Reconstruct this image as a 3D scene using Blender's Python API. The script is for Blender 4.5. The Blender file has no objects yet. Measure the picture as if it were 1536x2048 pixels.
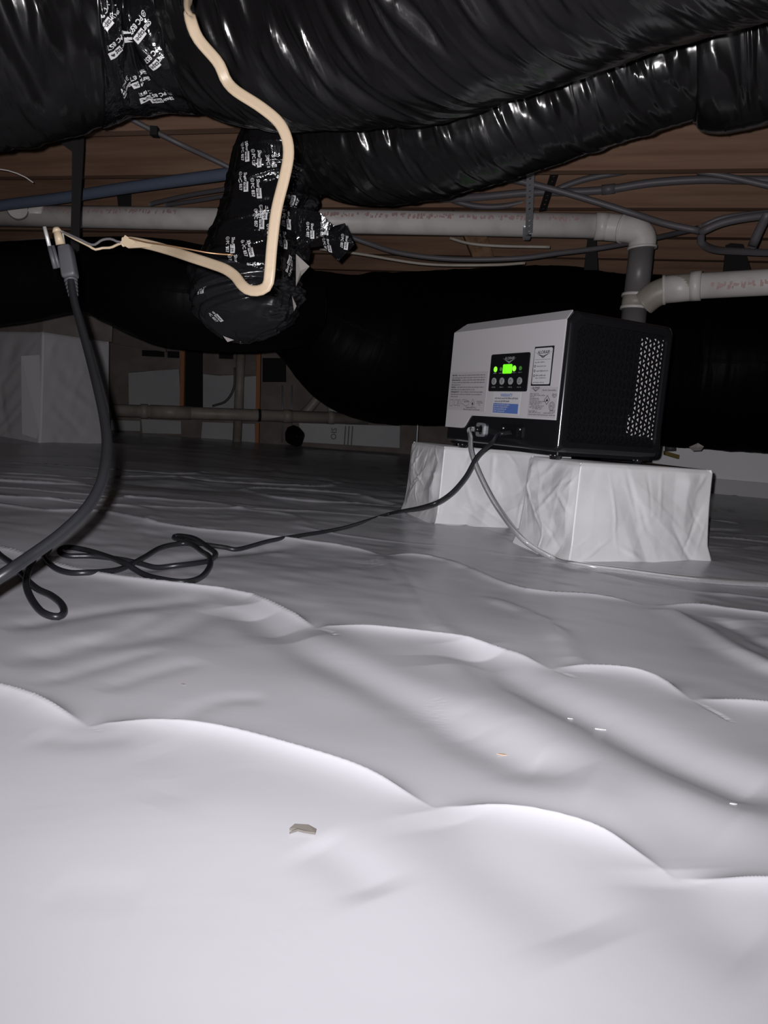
import bpy, bmesh, math, random
import numpy as np
from mathutils import Vector, Matrix
from mathutils.bvhtree import BVHTree
from math import pi, sin, cos, radians as rad
random.seed(7); rng = np.random.default_rng(7)
SC = bpy.context.scene; COL = SC.collection

# ------------------------------------------------------------------ camera, light, exposure
F_PX = 1500.0; PITCH = rad(7.1); ROLL = rad(4.4); HCAM = 0.28
_F = np.array([0, cos(PITCH), -sin(PITCH)]); _u0 = np.array([0, sin(PITCH), cos(PITCH)]); _r0 = np.array([1., 0, 0])
_R = cos(ROLL)*_r0 + sin(ROLL)*_u0; _U = -sin(ROLL)*_r0 + cos(ROLL)*_u0
CAM = np.array([0, 0, HCAM])
def ray(x, y): return _F + (x-768)/F_PX*_R - (y-1024)/F_PX*_U
def PY(x, y, Y): d = ray(x, y); return CAM + d*(Y/d[1])            # point seen at a photo pixel, at world depth Y
def PZ(x, y, z=0.0): d = ray(x, y); return CAM + d*((z-HCAM)/d[2])  # the same on a level plane

cd = bpy.data.cameras.new('camera'); cam = bpy.data.objects.new('camera', cd); COL.objects.link(cam)
cd.sensor_fit = 'VERTICAL'; cd.sensor_height = 36; cd.lens = 36*F_PX/2048; cd.clip_start = .01
M = Matrix(((_R[0], _U[0], -_F[0], 0), (_R[1], _U[1], -_F[1], 0), (_R[2], _U[2], -_F[2], HCAM), (0, 0, 0, 1)))
cam.matrix_world = M; SC.camera = cam

w = bpy.data.worlds.new('dark_crawl_space'); SC.world = w; w.use_nodes = True
w.node_tree.nodes['Background'].inputs[0].default_value = (.5, .55, .7, 1)
w.node_tree.nodes['Background'].inputs[1].default_value = .004

ld = bpy.data.lights.new('phone_flash', 'SPOT'); lo = bpy.data.objects.new('phone_flash', ld); COL.objects.link(lo)
FLASH = CAM + _R*(-.014) + _U*.012
aim = _F + _U*.16 + _R*.03
lo.location = FLASH; lo.rotation_euler = Vector(aim).to_track_quat('-Z', 'Y').to_euler()
ld.energy = 112; ld.shadow_soft_size = .004; ld.spot_size = rad(150); ld.spot_blend = 1.0; ld.color = (1, .97, .99)
ld.use_nodes = True; _n = ld.node_tree.nodes; _fo = _n.new('ShaderNodeLightFalloff'); _fo.inputs['Strength'].default_value = 1.0; _fo.inputs['Smooth'].default_value = .8
ld.node_tree.links.new(_fo.outputs['Quadratic'], _n['Emission'].inputs['Strength'])
SC.view_settings.view_transform = 'Standard'; SC.view_settings.look = 'None'
SC.view_settings.exposure = 0.0; SC.view_settings.gamma = 1; SC.view_settings.use_curve_mapping = False

# ------------------------------------------------------------------ materials
def mat(name, col, rough=.5, spec=.5, metal=0., bump=None, noise=None, emit=None, trans=0., coat=0.):
    """bump: list of (kind, coord, scale xyz, detail, strength, distance); noise: (coord, scale xyz, colour2, lo, hi)"""
    m = bpy.data.materials.new(name); m.use_nodes = True; nt = m.node_tree; N = nt.nodes; L = nt.links
    b = N['Principled BSDF']; I = b.inputs
    I['Base Color'].default_value = (*col, 1); I['Roughness'].default_value = rough
    I['Specular IOR Level'].default_value = spec; I['Metallic'].default_value = metal
    I['Transmission Weight'].default_value = trans; I['Coat Weight'].default_value = coat
    if emit: I['Emission Color'].default_value = (*emit[:3], 1); I['Emission Strength'].default_value = emit[3]
    tc = None
    def coord(kind, sc):
        nonlocal tc
        if tc is None: tc = N.new('ShaderNodeTexCoord')
        mp = N.new('ShaderNodeMapping'); mp.inputs['Scale'].default_value = sc
        L.new(tc.outputs[kind], mp.inputs[0]); return mp.outputs[0]
    if noise:
        nz = N.new('ShaderNodeTexNoise'); nz.inputs['Scale'].default_value = 1; nz.inputs['Detail'].default_value = 5
        L.new(coord(noise[0], noise[1]), nz.inputs['Vector'])
        r = N.new('ShaderNodeValToRGB'); r.color_ramp.elements[0].position = noise[3]; r.color_ramp.elements[1].position = noise[4]
        r.color_ramp.elements[0].color = (*col, 1); r.color_ramp.elements[1].color = (*noise[2], 1)
        L.new(nz.outputs[0], r.inputs[0]); L.new(r.outputs[0], I['Base Color'])
    prev = None
    for kind, ck, sc, det, st, dist in (bump or []):
        if kind == 'noise':
            t = N.new('ShaderNodeTexNoise'); t.inputs['Detail'].default_value = det; t.inputs['Distortion'].default_value = .6
        else:
            t = N.new('ShaderNodeTexVoronoi'); t.feature = 'F1'
        t.inputs['Scale'].default_value = 1
        L.new(coord(ck, sc), t.inputs['Vector'])
        bp = N.new('ShaderNodeBump'); bp.inputs['Strength'].default_value = st; bp.inputs['Distance'].default_value = dist
        L.new(t.outputs[0], bp.inputs['Height'])
        if prev: L.new(prev.outputs[0], bp.inputs['Normal'])
        prev = bp
    if prev: L.new(prev.outputs[0], I['Normal'])
    return m
O3 = lambda s: (s, s, s)
M_FLOOR = mat('white_vapor_sheet', (.56, .56, .60), .30, .5, bump=[('noise', 'Object', (7, 12, 9), 3, .08, .006)])
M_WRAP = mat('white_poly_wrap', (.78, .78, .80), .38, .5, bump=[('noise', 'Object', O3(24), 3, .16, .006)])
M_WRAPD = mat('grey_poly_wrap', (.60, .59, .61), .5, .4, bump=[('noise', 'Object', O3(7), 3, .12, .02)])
M_FILM = mat('black_duct_film', (.0065, .006, .0065), .20, .42, bump=[('noise', 'UV', (26, 7, 1), 2, .16, .010)])
M_FILM2 = mat('dull_black_duct_film', (.0020, .0020, .0024), .45, .03, bump=[('noise', 'UV', (24, 5, 1), 2, .3, .008)])
M_TAPE = mat('glossy_black_tape', (.006, .006, .007), .13, .5, bump=[('noise', 'Object', O3(22), 4, .7, .012), ('noise', 'Object', (70, 70, 30), 2, .3, .003)])
M_WRAPB = mat('black_crinkled_plastic', (.012, .012, .014), .22, .5, bump=[('noise', 'Object', (16, 16, 22), 3, .5, .014)])
M_PRINT = mat('white_tape_print', (.62, .62, .63), .4)
M_BLK = mat('black_ink', (.012, .012, .014), .5)
M_WOOD = mat('joist_wood', (.145, .080, .053), .8, .2, noise=('Object', (1.6, 9, 30), (.235, .145, .098), .35, .7), bump=[('noise', 'Object', (3, 40, 60), 4, .2, .002)])
M_SUB = mat('subfloor_board', (.13, .075, .045), .9, .1, noise=('Object', O3(40), (.2, .12, .07), .4, .6))
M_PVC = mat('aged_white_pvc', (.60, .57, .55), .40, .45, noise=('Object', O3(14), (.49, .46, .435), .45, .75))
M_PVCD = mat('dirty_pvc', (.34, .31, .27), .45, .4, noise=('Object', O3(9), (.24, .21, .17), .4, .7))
M_PVCG = mat('grey_pvc_riser', (.13, .125, .125), .4, .4)
M_RED = mat('faded_red_pipe_print', (.40, .28, .265), .6)
M_CABLE = mat('cream_cable_jacket', (.38, .30, .21), .42, .4, bump=[('noise', 'Object', O3(60), 3, .2, .002)])
M_CORD = mat('black_cord_rubber', (.016, .017, .02), .36, .5)
M_PLUG = mat('grey_black_plug', (.06, .06, .068), .5, .4)
M_CHROME = mat('bright_metal', (.75, .75, .76), .38, .5, .6)
M_GALV = mat('galvanised_strap', (.42, .44, .47), .4, .5, .6)
M_DARK = mat('dark_strap_and_void', (.012, .011, .012), .7, .2)
M_GCAB = mat('grey_cable', (.085, .08, .085), .5, .4)
M_BLUE = mat('blue_grey_pipe', (.085, .105, .15), .38, .5, bump=[('noise', 'Object', O3(40), 3, .3, .004)])
M_BLACK = mat('machine_black', (.010, .010, .012), .16, .5)
M_BLACKM = mat('machine_black_grille', (.006, .006, .008), .45, .25)
M_WHITE = mat('machine_white', (.56, .545, .57), .38, .4)
M_LABEL = mat('label_white', (.60, .60, .63), .35, .4)
M_LABEL2 = mat('label_clear_grey', (.49, .475, .50), .3, .4)
M_BLUEL = mat('label_blue', (.10, .18, .48), .4)
M_BTN = mat('button_grey', (.34, .36, .37), .35)
M_GREEN = mat('green_display', (.05, .3, .02), .3, emit=(.16, 1, .01, 1.1))
M_LEDON = mat('green_led_lit', (.1, .5, .05), .3, emit=(.30, 1, .03, .95))
M_LEDOFF = mat('green_led_dim', (.06, .12, .05), .3, emit=(.22, 1, .1, .08))
M_FILTER = mat('filter_pale', (.70, .68, .66), .7)
M_INNER = mat('machine_inner', (.012, .012, .013), .6)
M_HOSE = mat('clear_vinyl_hose', (.80, .80, .82), .12, .5, trans=.75)
M_CONC = mat('concrete_grey', (.20, .17, .155), .9, .2, noise=('Object', O3(7), (.27, .24, .22), .4, .7), bump=[('noise', 'Object', O3(30), 4, .3, .01)])
M_FOAM = mat('foam_board', (.50, .50, .51), .6, noise=('Object', O3(3), (.42, .42, .44), .4, .7))
M_PAINT = mat('white_wall_face', (.94, .93, .95), .7, .2, bump=[('noise', 'Object', O3(20), 3, .2, .004)])
M_STUD = mat('stud_wood', (.45, .20, .10), .8, .2)
M_COPPER = mat('bare_copper', (.42, .24, .13), .4, .5, .7)
M_CHIP = mat('chip_brown', (.17, .155, .14), .6)
M_FLECK = mat('fleck_tan', (.55, .40, .28), .7)
M_FLECKW = mat('fleck_white', (.9, .9, .92), .25)
M_INS = mat('pale_insulation_paper', (.33, .31, .29), .7)

# ------------------------------------------------------------------ object helpers
def wloc(o):
    v = np.zeros(3)
    while o is not None: v = v + np.array(o.location); o = o.parent
    return v
def mk(name, V, Fc, m, parent=None, smooth=True, local=False, uv=None, mi=None, kind=None, flat_angle=None):
    """one mesh object; V in world coordinates unless local"""
    V = np.asarray(V, dtype=float)
    if parent is not None and not local: V = V - wloc(parent)
    me = bpy.data.meshes.new(name)
    if isinstance(Fc, np.ndarray):
        n, k = Fc.shape
        me.vertices.add(len(V)); me.vertices.foreach_set('co', V.ravel())
        me.loops.add(n*k); me.loops.foreach_set('vertex_index', Fc.ravel().astype(np.int32))
        me.polygons.add(n); me.polygons.foreach_set('loop_start', np.arange(0, n*k, k, dtype=np.int32))
        me.update(calc_edges=True)
    else:
        me.from_pydata([tuple(v) for v in V], [], [tuple(f) for f in Fc]); me.update()
    for x in (m if isinstance(m, (list, tuple)) else [m]): me.materials.append(x)
    if mi is not None: me.polygons.foreach_set('material_index', np.asarray(mi, dtype=np.int32))
    if smooth: me.polygons.foreach_set('use_smooth', np.ones(len(me.polygons), dtype=bool))
    if uv is not None:
        l = me.uv_layers.new(name='uv'); idx = np.empty(len(me.loops), dtype=np.int32); me.loops.foreach_get('vertex_index', idx)
        l.data.foreach_set('uv', np.asarray(uv)[idx].astype(np.float32).ravel())
    o = bpy.data.objects.new(name, me); COL.objects.link(o)
    if parent is not None: o.parent = parent
    if kind: o['kind'] = kind
    return o
def tag(o, label, cat, group=None):
    o['label'] = label; o['category'] = cat
    if group: o['group'] = group
    return o
def thing(name, label, cat, loc, group=None, rotz=0.):
    e = bpy.data.objects.new(name, None); COL.objects.link(e); e.location = tuple(loc); e.rotation_euler = (0, 0, rotz)
    e.empty_display_size = .05
    return tag(e, label, cat, group)
def struct(o): o['kind'] = 'structure'; return o
class MB:
    """collects simple shapes into one mesh"""
    def __init__(s): s.V = []; s.F = []; s.mi = []
    def add(s, V, F, mi=0):
        b = len(s.V); s.V += [tuple(v) for v in V]; s.F += [tuple(b+i for i in f) for f in F]; s.mi += [mi]*len(F); return s
    def box(s, lo, hi, mi=0):
        x0, y0, z0 = lo; x1, y1, z1 = hi
        return s.add([(x0,y0,z0),(x1,y0,z0),(x1,y1,z0),(x0,y1,z0),(x0,y0,z1),(x1,y0,z1),(x1,y1,z1),(x0,y1,z1)],
                     [(0,3,2,1),(4,5,6,7),(0,1,5,4),(1,2,6,5),(2,3,7,6),(3,0,4,7)], mi)
    def cyl(s, a, b, r, n=16, mi=0, r2=None):
        a = np.array(a, float); b = np.array(b, float); t = (b-a)/np.linalg.norm(b-a); r2 = r if r2 is None else r2
        h = np.array([0, 0, 1.]) if abs(t[2]) < .9 else np.array([1., 0, 0]); x = np.cross(t, h); x /= np.linalg.norm(x); y = np.cross(x, t)
        P = [a + r*(cos(2*pi*i/n)*x + sin(2*pi*i/n)*y) for i in range(n)] + [b + r2*(cos(2*pi*i/n)*x + sin(2*pi*i/n)*y) for i in range(n)]
        F = [(i, i+n, (i+1) % n+n, (i+1) % n) for i in range(n)] + [tuple(range(n)), tuple(range(2*n-1, n-1, -1))]
        return s.add(P, F, mi)
    def prism(s, poly, h, mi=0):
        """poly: 3-D points of a planar outline, h: extrusion vector"""
        n = len(poly); P = [np.array(p, float) for p in poly]; P = P + [p+np.array(h) for p in P]
        return s.add(P, [tuple(range(n)), tuple(range(2*n-1, n-1, -1))] + [(i, i+n, (i+1) % n+n, (i+1) % n) for i in range(n)], mi)
    def build(s, name, m, parent=None, **k):
        o = mk(name, s.V, s.F, m, parent, mi=s.mi, **k)
        bm = bmesh.new(); bm.from_mesh(o.data); bmesh.ops.recalc_face_normals(bm, faces=bm.faces); bm.to_mesh(o.data); bm.free(); return o
def spline(P, n):
    """Catmull-Rom through rows of P, about evenly resampled to n rows"""
    P = np.asarray(P, float); Q = np.vstack([2*P[0]-P[1], P, 2*P[-1]-P[-2]]); out = []
    for i in range(1, len(Q)-2):
        t = np.linspace(0, 1, 24, endpoint=False)[:, None]; a, b, c, d = Q[i-1], Q[i], Q[i+1], Q[i+2]
        out.append(.5*((2*b) + (c-a)*t + (2*a-5*b+4*c-d)*t**2 + (3*b-a-3*c+d)*t**3))
    out = np.vstack(out + [P[-1:]]); s = np.r_[0, np.cumsum(np.linalg.norm(np.diff(out[:, :3], axis=0), axis=1))]
    u = np.linspace(0, s[-1], n); return np.stack([np.interp(u, s, out[:, k]) for k in range(out.shape[1])], 1)
def vnoise(x, y, seed=0):
    """2-D value noise, -1..1"""
    x = np.asarray(x, float); y = np.asarray(y, float); xi = np.floor(x).astype(np.int64); yi = np.floor(y).astype(np.int64); fx = x-xi; fy = y-yi
    fx = fx*fx*(3-2*fx); fy = fy*fy*(3-2*fy)
    def h(a, b):
        n = (a*374761393 + b*668265263 + seed*974634777) & 0xFFFFFFFF; n = ((n ^ (n >> 13))*1274126177) & 0xFFFFFFFF
        return ((n ^ (n >> 16)) & 0xFFFF)/32767.5-1
    return (h(xi, yi)*(1-fx)+h(xi+1, yi)*fx)*(1-fy) + (h(xi, yi+1)*(1-fx)+h(xi+1, yi+1)*fx)*fy
def grid_faces(nu, nv, wrap=False):
    i = np.arange(nu-1)[:, None]; j = np.arange(nv if wrap else nv-1)[None, :]; j2 = (j+1) % nv
    return np.stack([i*nv+j, i*nv+j2, (i+1)*nv+j2, (i+1)*nv+j], -1).reshape(-1, 4)
def frames(P, ref=None):
    T = np.gradient(P, axis=0); T /= np.linalg.norm(T, axis=1)[:, None]
    if ref is None:
        A = np.zeros_like(P); n0 = np.cross(T[0], [0.3, 0.2, 1.]); A[0] = n0/np.linalg.norm(n0)
        for i in range(1, len(P)):
            v = A[i-1] - T[i]*(A[i-1]@T[i]); A[i] = v/np.linalg.norm(v)
    else:
        A = np.cross(T, ref); A /= np.linalg.norm(A, axis=1)[:, None]
    return T, A, np.cross(A, T)
def tube(name, P, r, m, parent=None, n=12, step=None, ref=None, flat=None, kind=None):
    """round (or flat = (half width, half thickness)) cable along rows of P"""
    P = np.asarray(P, float); L = np.linalg.norm(np.diff(P, axis=0), axis=1).sum()
    S = spline(P, max(6, int(L/(step or .012)))); T, A, B = frames(S, ref)
    th = np.linspace(0, 2*pi, n, endpoint=False)
    ca, sb = (r*np.cos(th), r*np.sin(th)) if flat is None else (flat[0]*np.sign(np.cos(th))*np.abs(np.cos(th))**.7, flat[1]*np.sin(th)*(1-.25*np.exp(-(np.cos(th)/.25)**2)))
    V = S[:, None, :] + ca[None, :, None]*A[:, None, :] + sb[None, :, None]*B[:, None, :]
    k = len(S); V = V.reshape(-1, 3); Fc = [tuple(f) for f in grid_faces(k, n, True)] + [tuple(range(n)), tuple(range(k*n-1, (k-1)*n-1, -1))]
    return mk(name, V, Fc, m, parent, kind=kind)
def bvh_of(o):
    off = Vector(wloc(o)); me = o.data
    return BVHTree.FromPolygons([v.co+off for v in me.vertices], [tuple(p.vertices) for p in me.polygons])
_tc = {}
def text_geo(s, size=1., bold=0., shear=0., align='LEFT'):
    k = (s, bold, shear, align)
    if k not in _tc:
        c = bpy.data.curves.new('t', 'FONT'); c.body = s; c.size = 1; c.resolution_u = 2; c.offset = bold; c.shear = shear; c.align_x = align
        o = bpy.data.objects.new('t', c); COL.objects.link(o); dg = bpy.context.evaluated_depsgraph_get()
        me = bpy.data.meshes.new_from_object(o.evaluated_get(dg))
        V = np.array([v.co[:2] for v in me.vertices]).reshape(-1, 2); Fc = [tuple(p.vertices) for p in me.polygons]
        bpy.data.objects.remove(o); bpy.data.curves.remove(c); bpy.data.meshes.remove(me); _tc[k] = (V, Fc)
    V, Fc = _tc[k]; return V*size, Fc

# ------------------------------------------------------------------ floor: the ground sheet with its folds
def poly_px(pts): return np.array([PZ(*p)[:2] for p in pts])
# (pixel polyline on the sheet, crest height, width of the slope on the near side, width beyond)
RIDGES = [([[(-250,1330),(0,1393),(90,1422),(180,1462)],[(180,1461),(200,1455),(260,1456),(380,1468),(500,1492),(700,1552),(870,1626)],[(870,1625),(900,1623),(1000,1630),(1180,1672),(1280,1716),(1350,1757)],[(1350,1756),(1375,1757),(1440,1766),(1700,1800)]], .012, .040, .010),
          ([[(-250,1050),(0,1100),(150,1145),(330,1178),(480,1195),(560,1222),(635,1256)],[(635,1255),(655,1252),(760,1266),(940,1290),(1030,1314),(1105,1342)],[(1105,1341),(1130,1340),(1250,1352),(1320,1370),(1385,1402)],[(1385,1401),(1410,1401),(1520,1414),(1700,1432)]], .013, .060, .012),
          ([[(-200,1000),(0,1012),(110,1027),(200,1027),(330,1052),(500,1075),(650,1092),(770,1112)],[(770,1111),(820,1114),(900,1130),(1040,1180),(1180,1196),(1300,1211)],[(1300,1210),(1360,1212),(1440,1221),(1700,1262)]], .012, .07, .014),
          ([[(-100,985),(0,998),(150,1001),(300,993)]], .008, .06, .014),
          ([[(200,1006),(350,1016),(520,1018),(680,1030),(820,1042)]], .007, .07, .02),
          ([[(-60,960),(60,968),(180,972)]], .008, .10, .02),
          ([[(300,960),(420,955),(560,962)]], .006, .12, .03),
          ([[(820,1050),(960,1058),(1100,1120),(1300,1175),(1480,1190),(1700,1215)]], .004, .05, .012),
          ([[(1400,1062),(1480,1070),(1700,1085)]], .006, .06, .02)]
# broad soft folds: (polyline, height, half width)
SOFT = [([(480,1215),(620,1300),(760,1370),(900,1440),(1020,1520),(1180,1570)], -.010, .035),
        ([(560,1260),(700,1330),(860,1400),(1010,1460),(1100,1570),(1350,1650)], .006, .045),
        ([(930,1290),(1050,1370),(1200,1440),(1360,1520),(1600,1620)], -.012, .040),
        ([(900,1310),(1000,1400),(1140,1480),(1300,1570),(1600,1700)], .007, .05),
        ([(860,1630),(960,1720),(1080,1800),(1200,1900)], -.003, .035),
        ([(1330,1740),(1420,1840),(1560,1920)], -.003, .035),
        ([(0,1260),(150,1230),(300,1215),(420,1200)], -.003, .024),
        ([(0,1330),(200,1290),(330,1270),(450,1215)], -.003, .028),
        ([(250,1150),(400,1110),(600,1090)], -.006, .03),
        ([(65,1378),(200,1335),(330,1300)], -.0013, .016), ([(200,1388),(300,1352),(410,1325)], -.0012, .016), ([(320,1468),(400,1418),(460,1400),(540,1398)], -.0011, .015), ([(120,1300),(260,1262),(360,1215)], -.0016, .018),
        ([(100,1778),(200,1786),(300,1782)], -.0004, .014), ([(60,1480),(160,1490),(280,1478)], -.0010, .016), ([(300,1500),(380,1560),(300,1620)], -.0006, .025), ([(620,1690),(700,1740),(760,1800)], -.002, .02),
        ([(760,1110),(820,1180),(860,1240),(930,1290)], .004, .02),
        ([(960,1190),(1060,1230),(1130,1290),(1160,1350)], .005, .018),
        ([(1320,1215),(1400,1260),(1480,1310),(1600,1360)], .008, .022),
        ([(1440,1235),(1500,1270),(1600,1330)], -.006, .02)]
def pl_dist(X, Y, P):
    """signed distance (positive beyond the line) and fade at the ends"""
    best = np.full(X.shape, 1e9); sg = np.zeros(X.shape); par = np.zeros(X.shape); n = len(P)-1
    for i in range(n):
        a = P[i]; d = P[i+1]-a; L2 = d@d+1e-12; t = np.clip(((X-a[0])*d[0]+(Y-a[1])*d[1])/L2, 0, 1)
        dx = X-a[0]-t*d[0]; dy = Y-a[1]-t*d[1]; q = dx*dx+dy*dy; k = q < best
        best[k] = q[k]; sg[k] = np.sign(d[0]*dy-d[1]*dx)[k]; par[k] = (i+t[k])/n
    return np.sqrt(best)*np.where(sg == 0, 1, sg), np.clip(np.minimum(par, 1-par)*n*1.2, 0, 1)
_RP = [(np.vstack([spline(poly_px(q), len(q)*3) for q in p]), [poly_px(q)[-1] for q in p[:-1]], h, a, b) for p, h, a, b in RIDGES]; _SP = [(spline(poly_px(p), len(p)*2), h, a) for p, h, a in SOFT]
def floor_h(X, Y):
    X = np.atleast_1d(np.asarray(X, float)); Y = np.atleast_1d(np.asarray(Y, float)); Z = np.zeros(X.shape)
    for P, cu_, h, a, b in _RP:
        s, fd = pl_dist(X, Y, P)
        for c in cu_: fd = fd*(1-.92*np.exp(-((X-c[0])**2+(Y-c[1])**2)/.045**2))
        sn = np.minimum(s, 0); sp = np.maximum(s, 0); Z += h*fd*(.34*np.where(s < 0, np.exp(sn/a), np.exp(-sp/b)) + .60*np.where(s < 0, np.exp(sn/.0105), np.exp(-sp/.006)))
    for P, h, a in _SP:
        s, fd = pl_dist(X, Y, P); Z += h*fd*np.exp(-(s/a)**2)
    R = np.hypot(X, Y); far = np.clip((R-1.2)/1.5, 0, 1)
    Z += .004*vnoise(X*4+3, Y*4, 1) + .0016*vnoise(X*9+Y*6, Y*9-X*4, 2) + np.clip((R-.75)/.7, 0, 1)*.0010*vnoise(X*20, Y*30+X*9, 3)
    Z += far*(.005*vnoise(X*3, Y*6, 4) + .0022*vnoise(X*6+Y*4, Y*14, 5))
    q = 1-np.abs(vnoise(X*2.2+Y, Y*6-X, 6)); Z += far*.007*np.clip((q-.86)/.14, 0, 1)**2
    return Z
def fz(x, y): return float(floor_h(x, y)[0])
NR, NA = 1200, 540
rr = np.concatenate([np.geomspace(.14, .50, 190, endpoint=False), np.geomspace(.50, 1.75, NR-190-200-90, endpoint=False), np.geomspace(1.75, 3.2, 200), np.linspace(3.24, 9.5, 90)]); aa = np.linspace(rad(-62), rad(62), NA)
RR, AA = np.meshgrid(rr, aa, indexing='ij'); FX = RR*np.sin(AA); FY = RR*np.cos(AA)
FZ = floor_h(FX.ravel(), FY.ravel())
fl = struct(mk('floor', np.stack([FX.ravel(), FY.ravel(), FZ], 1), grid_faces(NR, NA)[:, ::-1].copy(), M_FLOOR))

# ------------------------------------------------------------------ ceiling: subfloor and joists
JA = rad(-15); JX = np.array([cos(JA), sin(JA), 0]); JN = np.array([-sin(JA), cos(JA), 0])   # along / across the joists
def jpt(l, d, z): return JX*l + JN*d + np.array([0, 0, z])
cl = MB(); cl.add([jpt(-5, .2, 1.345), jpt(5, .2, 1.345), jpt(5, 8.6, 1.345), jpt(-5, 8.6, 1.345), jpt(-5, .2, 1.365), jpt(5, .2, 1.365), jpt(5, 8.6, 1.365), jpt(-5, 8.6, 1.365)],
    [(0,3,2,1),(4,5,6,7),(0,1,5,4),(1,2,6,5),(2,3,7,6),(3,0,4,7)])
ceiling = struct(cl.build('ceiling', M_SUB, None, smooth=False))
jme = None
for k in range(2, 18):
    d = 2.13 + .406*(k-3)
    if jme is None:
        b = MB().box((-4.6, 0, 0), (4.6, .038, .246)); jo = b.build('joist', M_WOOD, ceiling, smooth=False, local=True); jme = jo.data
    else:
        jo = bpy.data.objects.new('joist', jme); COL.objects.link(jo); jo.parent = ceiling
    jo.location = tuple(jpt((k*37 % 11)*.05, d, 1.10)); jo.rotation_euler = (0, 0, JA)

# ------------------------------------------------------------------ back, left and right walls
YB = 6.25
wb = MB().box((-3.6, YB, -.02), (3.2, YB+.2, 1.16)); wall_back = struct(wb.build('wall_back', M_CONC, None, smooth=False))
def on_back(name, px, m, thick=.02, kind=None, off=0.):
    P = [PY(x, y, YB-thick-off) for x, y in px]
    return MB().prism(P, (0, thick, 0)).build(name, m, wall_back, smooth=False)
for px in ([(257,746),(300,742),(358,738),(361,815),(258,815)], [(406,748),(440,752),(470,750),(470,818),(406,818)], [(488,754),(512,752),(512,820),(488,820)],
           [(283,838),(362,842),(362,868),(285,866)], [(405,844),(510,848),(510,890),(402,880)], [(215,840),(280,842),(280,862),(218,860)]):
    on_back('foam_board', px, M_FOAM)
for px in ([(361,700),(369,700),(367,815),(359,815)], [(513,705),(521,705),(519,826),(511,826)], [(511,846),(518,846),(517,892),(510,892)]): on_back('stud', px, M_STUD, .05)
for px in ([(206,664),(330,690),(332,704),(206,684)], [(258,716),(360,718),(360,738),(258,744)], [(408,720),(512,722),(512,750),(408,748)]): on_back('sill_board', px, M_CONC, .035)
for px in ([(284,700),(328,702),(328,714),(284,712)], [(335,702),(358,703),(358,716),(335,715)], [(438,706),(466,707),(466,718),(438,717)], [(370,700),(405,702),(405,818),(370,818)], [(525,716),(572,716),(572,764),(525,764)]):
    on_back('dark_void_panel', px, M_DARK, .012)  # dark slabs: shade inside the wall's windows and voids, put into colour
wl = MB().box((-3.8, .2, -.02), (-3.6, 6.6, 1.16)); struct(wl.build('wall_left', M_CONC, None, smooth=False))
wr0 = PZ(1270, 972)[:2]; wr1 = PZ(1900, 1030)[:2]
d_ = (wr1-wr0)/np.linalg.norm(wr1-wr0); n_ = np.array([-d_[1], d_[0]]); a_ = wr0-d_*.2; b_ = wr1
def vwall(name, a, b, z0, z1, th, m, parent=None, off=0.):
    P = [(*(a-n_*off), z0), (*(b-n_*off), z0), (*(b-n_*off), z1), (*(a-n_*off), z1)]
    return MB().prism(P, (n_[0]*th, n_[1]*th, 0)).build(name, m, parent, smooth=False)
wall_right = struct(vwall('wall_right', a_, b_, -.02, 1.16, .2, M_PAINT))
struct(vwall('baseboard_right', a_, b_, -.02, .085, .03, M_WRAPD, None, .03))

# ------------------------------------------------------------------ ducts
def duct(name, pts, m, parent, nu=320, nv=120, ref=(0, 0, 1.), wr=.012, seed=0, crease=.012, cap=True, dens=26., slack=.0):
    """pts: rows (px, py, Y, radius) along the axis; the film is dented and creased across the axis"""
    P = np.array([[*PY(a, b, Y), r] for a, b, Y, r in pts]); S = spline(P, nu); T, A, B = frames(S[:, :3], None if ref is None else np.array(ref))
    s = np.r_[0, np.cumsum(np.linalg.norm(np.diff(S[:, :3], axis=0), axis=1))]; th = np.linspace(0, 2*pi, nv, endpoint=False)
    TH, SS = np.meshgrid(th, s); R0 = S[:, 3][:, None]; cx = np.cos(TH)*1.6; cy = np.sin(TH)*1.6
    n1 = vnoise(SS*dens+cy*.8, cx*1.1+7, seed)*.5 + vnoise(SS*dens+cx*.8, cy*1.1+17, seed+1)*.5
    n2 = vnoise(SS*dens*2.3+cx*1.2, cy*2+3, seed+2)
    q = np.clip((1-np.abs(n2)-.80)/.20, 0, 1)
    n3 = vnoise(SS*5+cx, cy*1.5, seed+3)
    R = R0*(1 + wr*n1*.7 + crease*.4*q + .03*n3*(wr/.012))
    if slack:                                  # slack film: sparse narrow sags running round the duct
        def band(k0, k1, sd): a_ = vnoise(SS*k0+np.cos(TH)*2.2, (TH+9)*k1, sd); return np.clip((a_-.22)/.78, 0, 1)**1.3
        R = R + slack*(.3+.7*np.clip(np.cos(TH)*1.25, 0, 1))*(band(32, 1.5, seed+7) - .8*band(47, 2.1, seed+8) + .5*band(75, 2.6, seed+9))
    V = S[:, None, :3] + (R*np.cos(TH))[..., None]*A[:, None, :] + (R*np.sin(TH))[..., None]*B[:, None, :]
    uv = np.stack([SS, TH/(2*pi)*2*pi*.2], -1).reshape(-1, 2)
    V = V.reshape(-1, 3); Fc = [tuple(f) for f in grid_faces(nu, nv, True)]
    if cap: Fc += [tuple(range(nv)), tuple(range(nu*nv-1, (nu-1)*nv-1, -1))]
    o = mk(name, V, Fc, m, parent, uv=uv); o['grid'] = (nu, nv); return o
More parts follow.
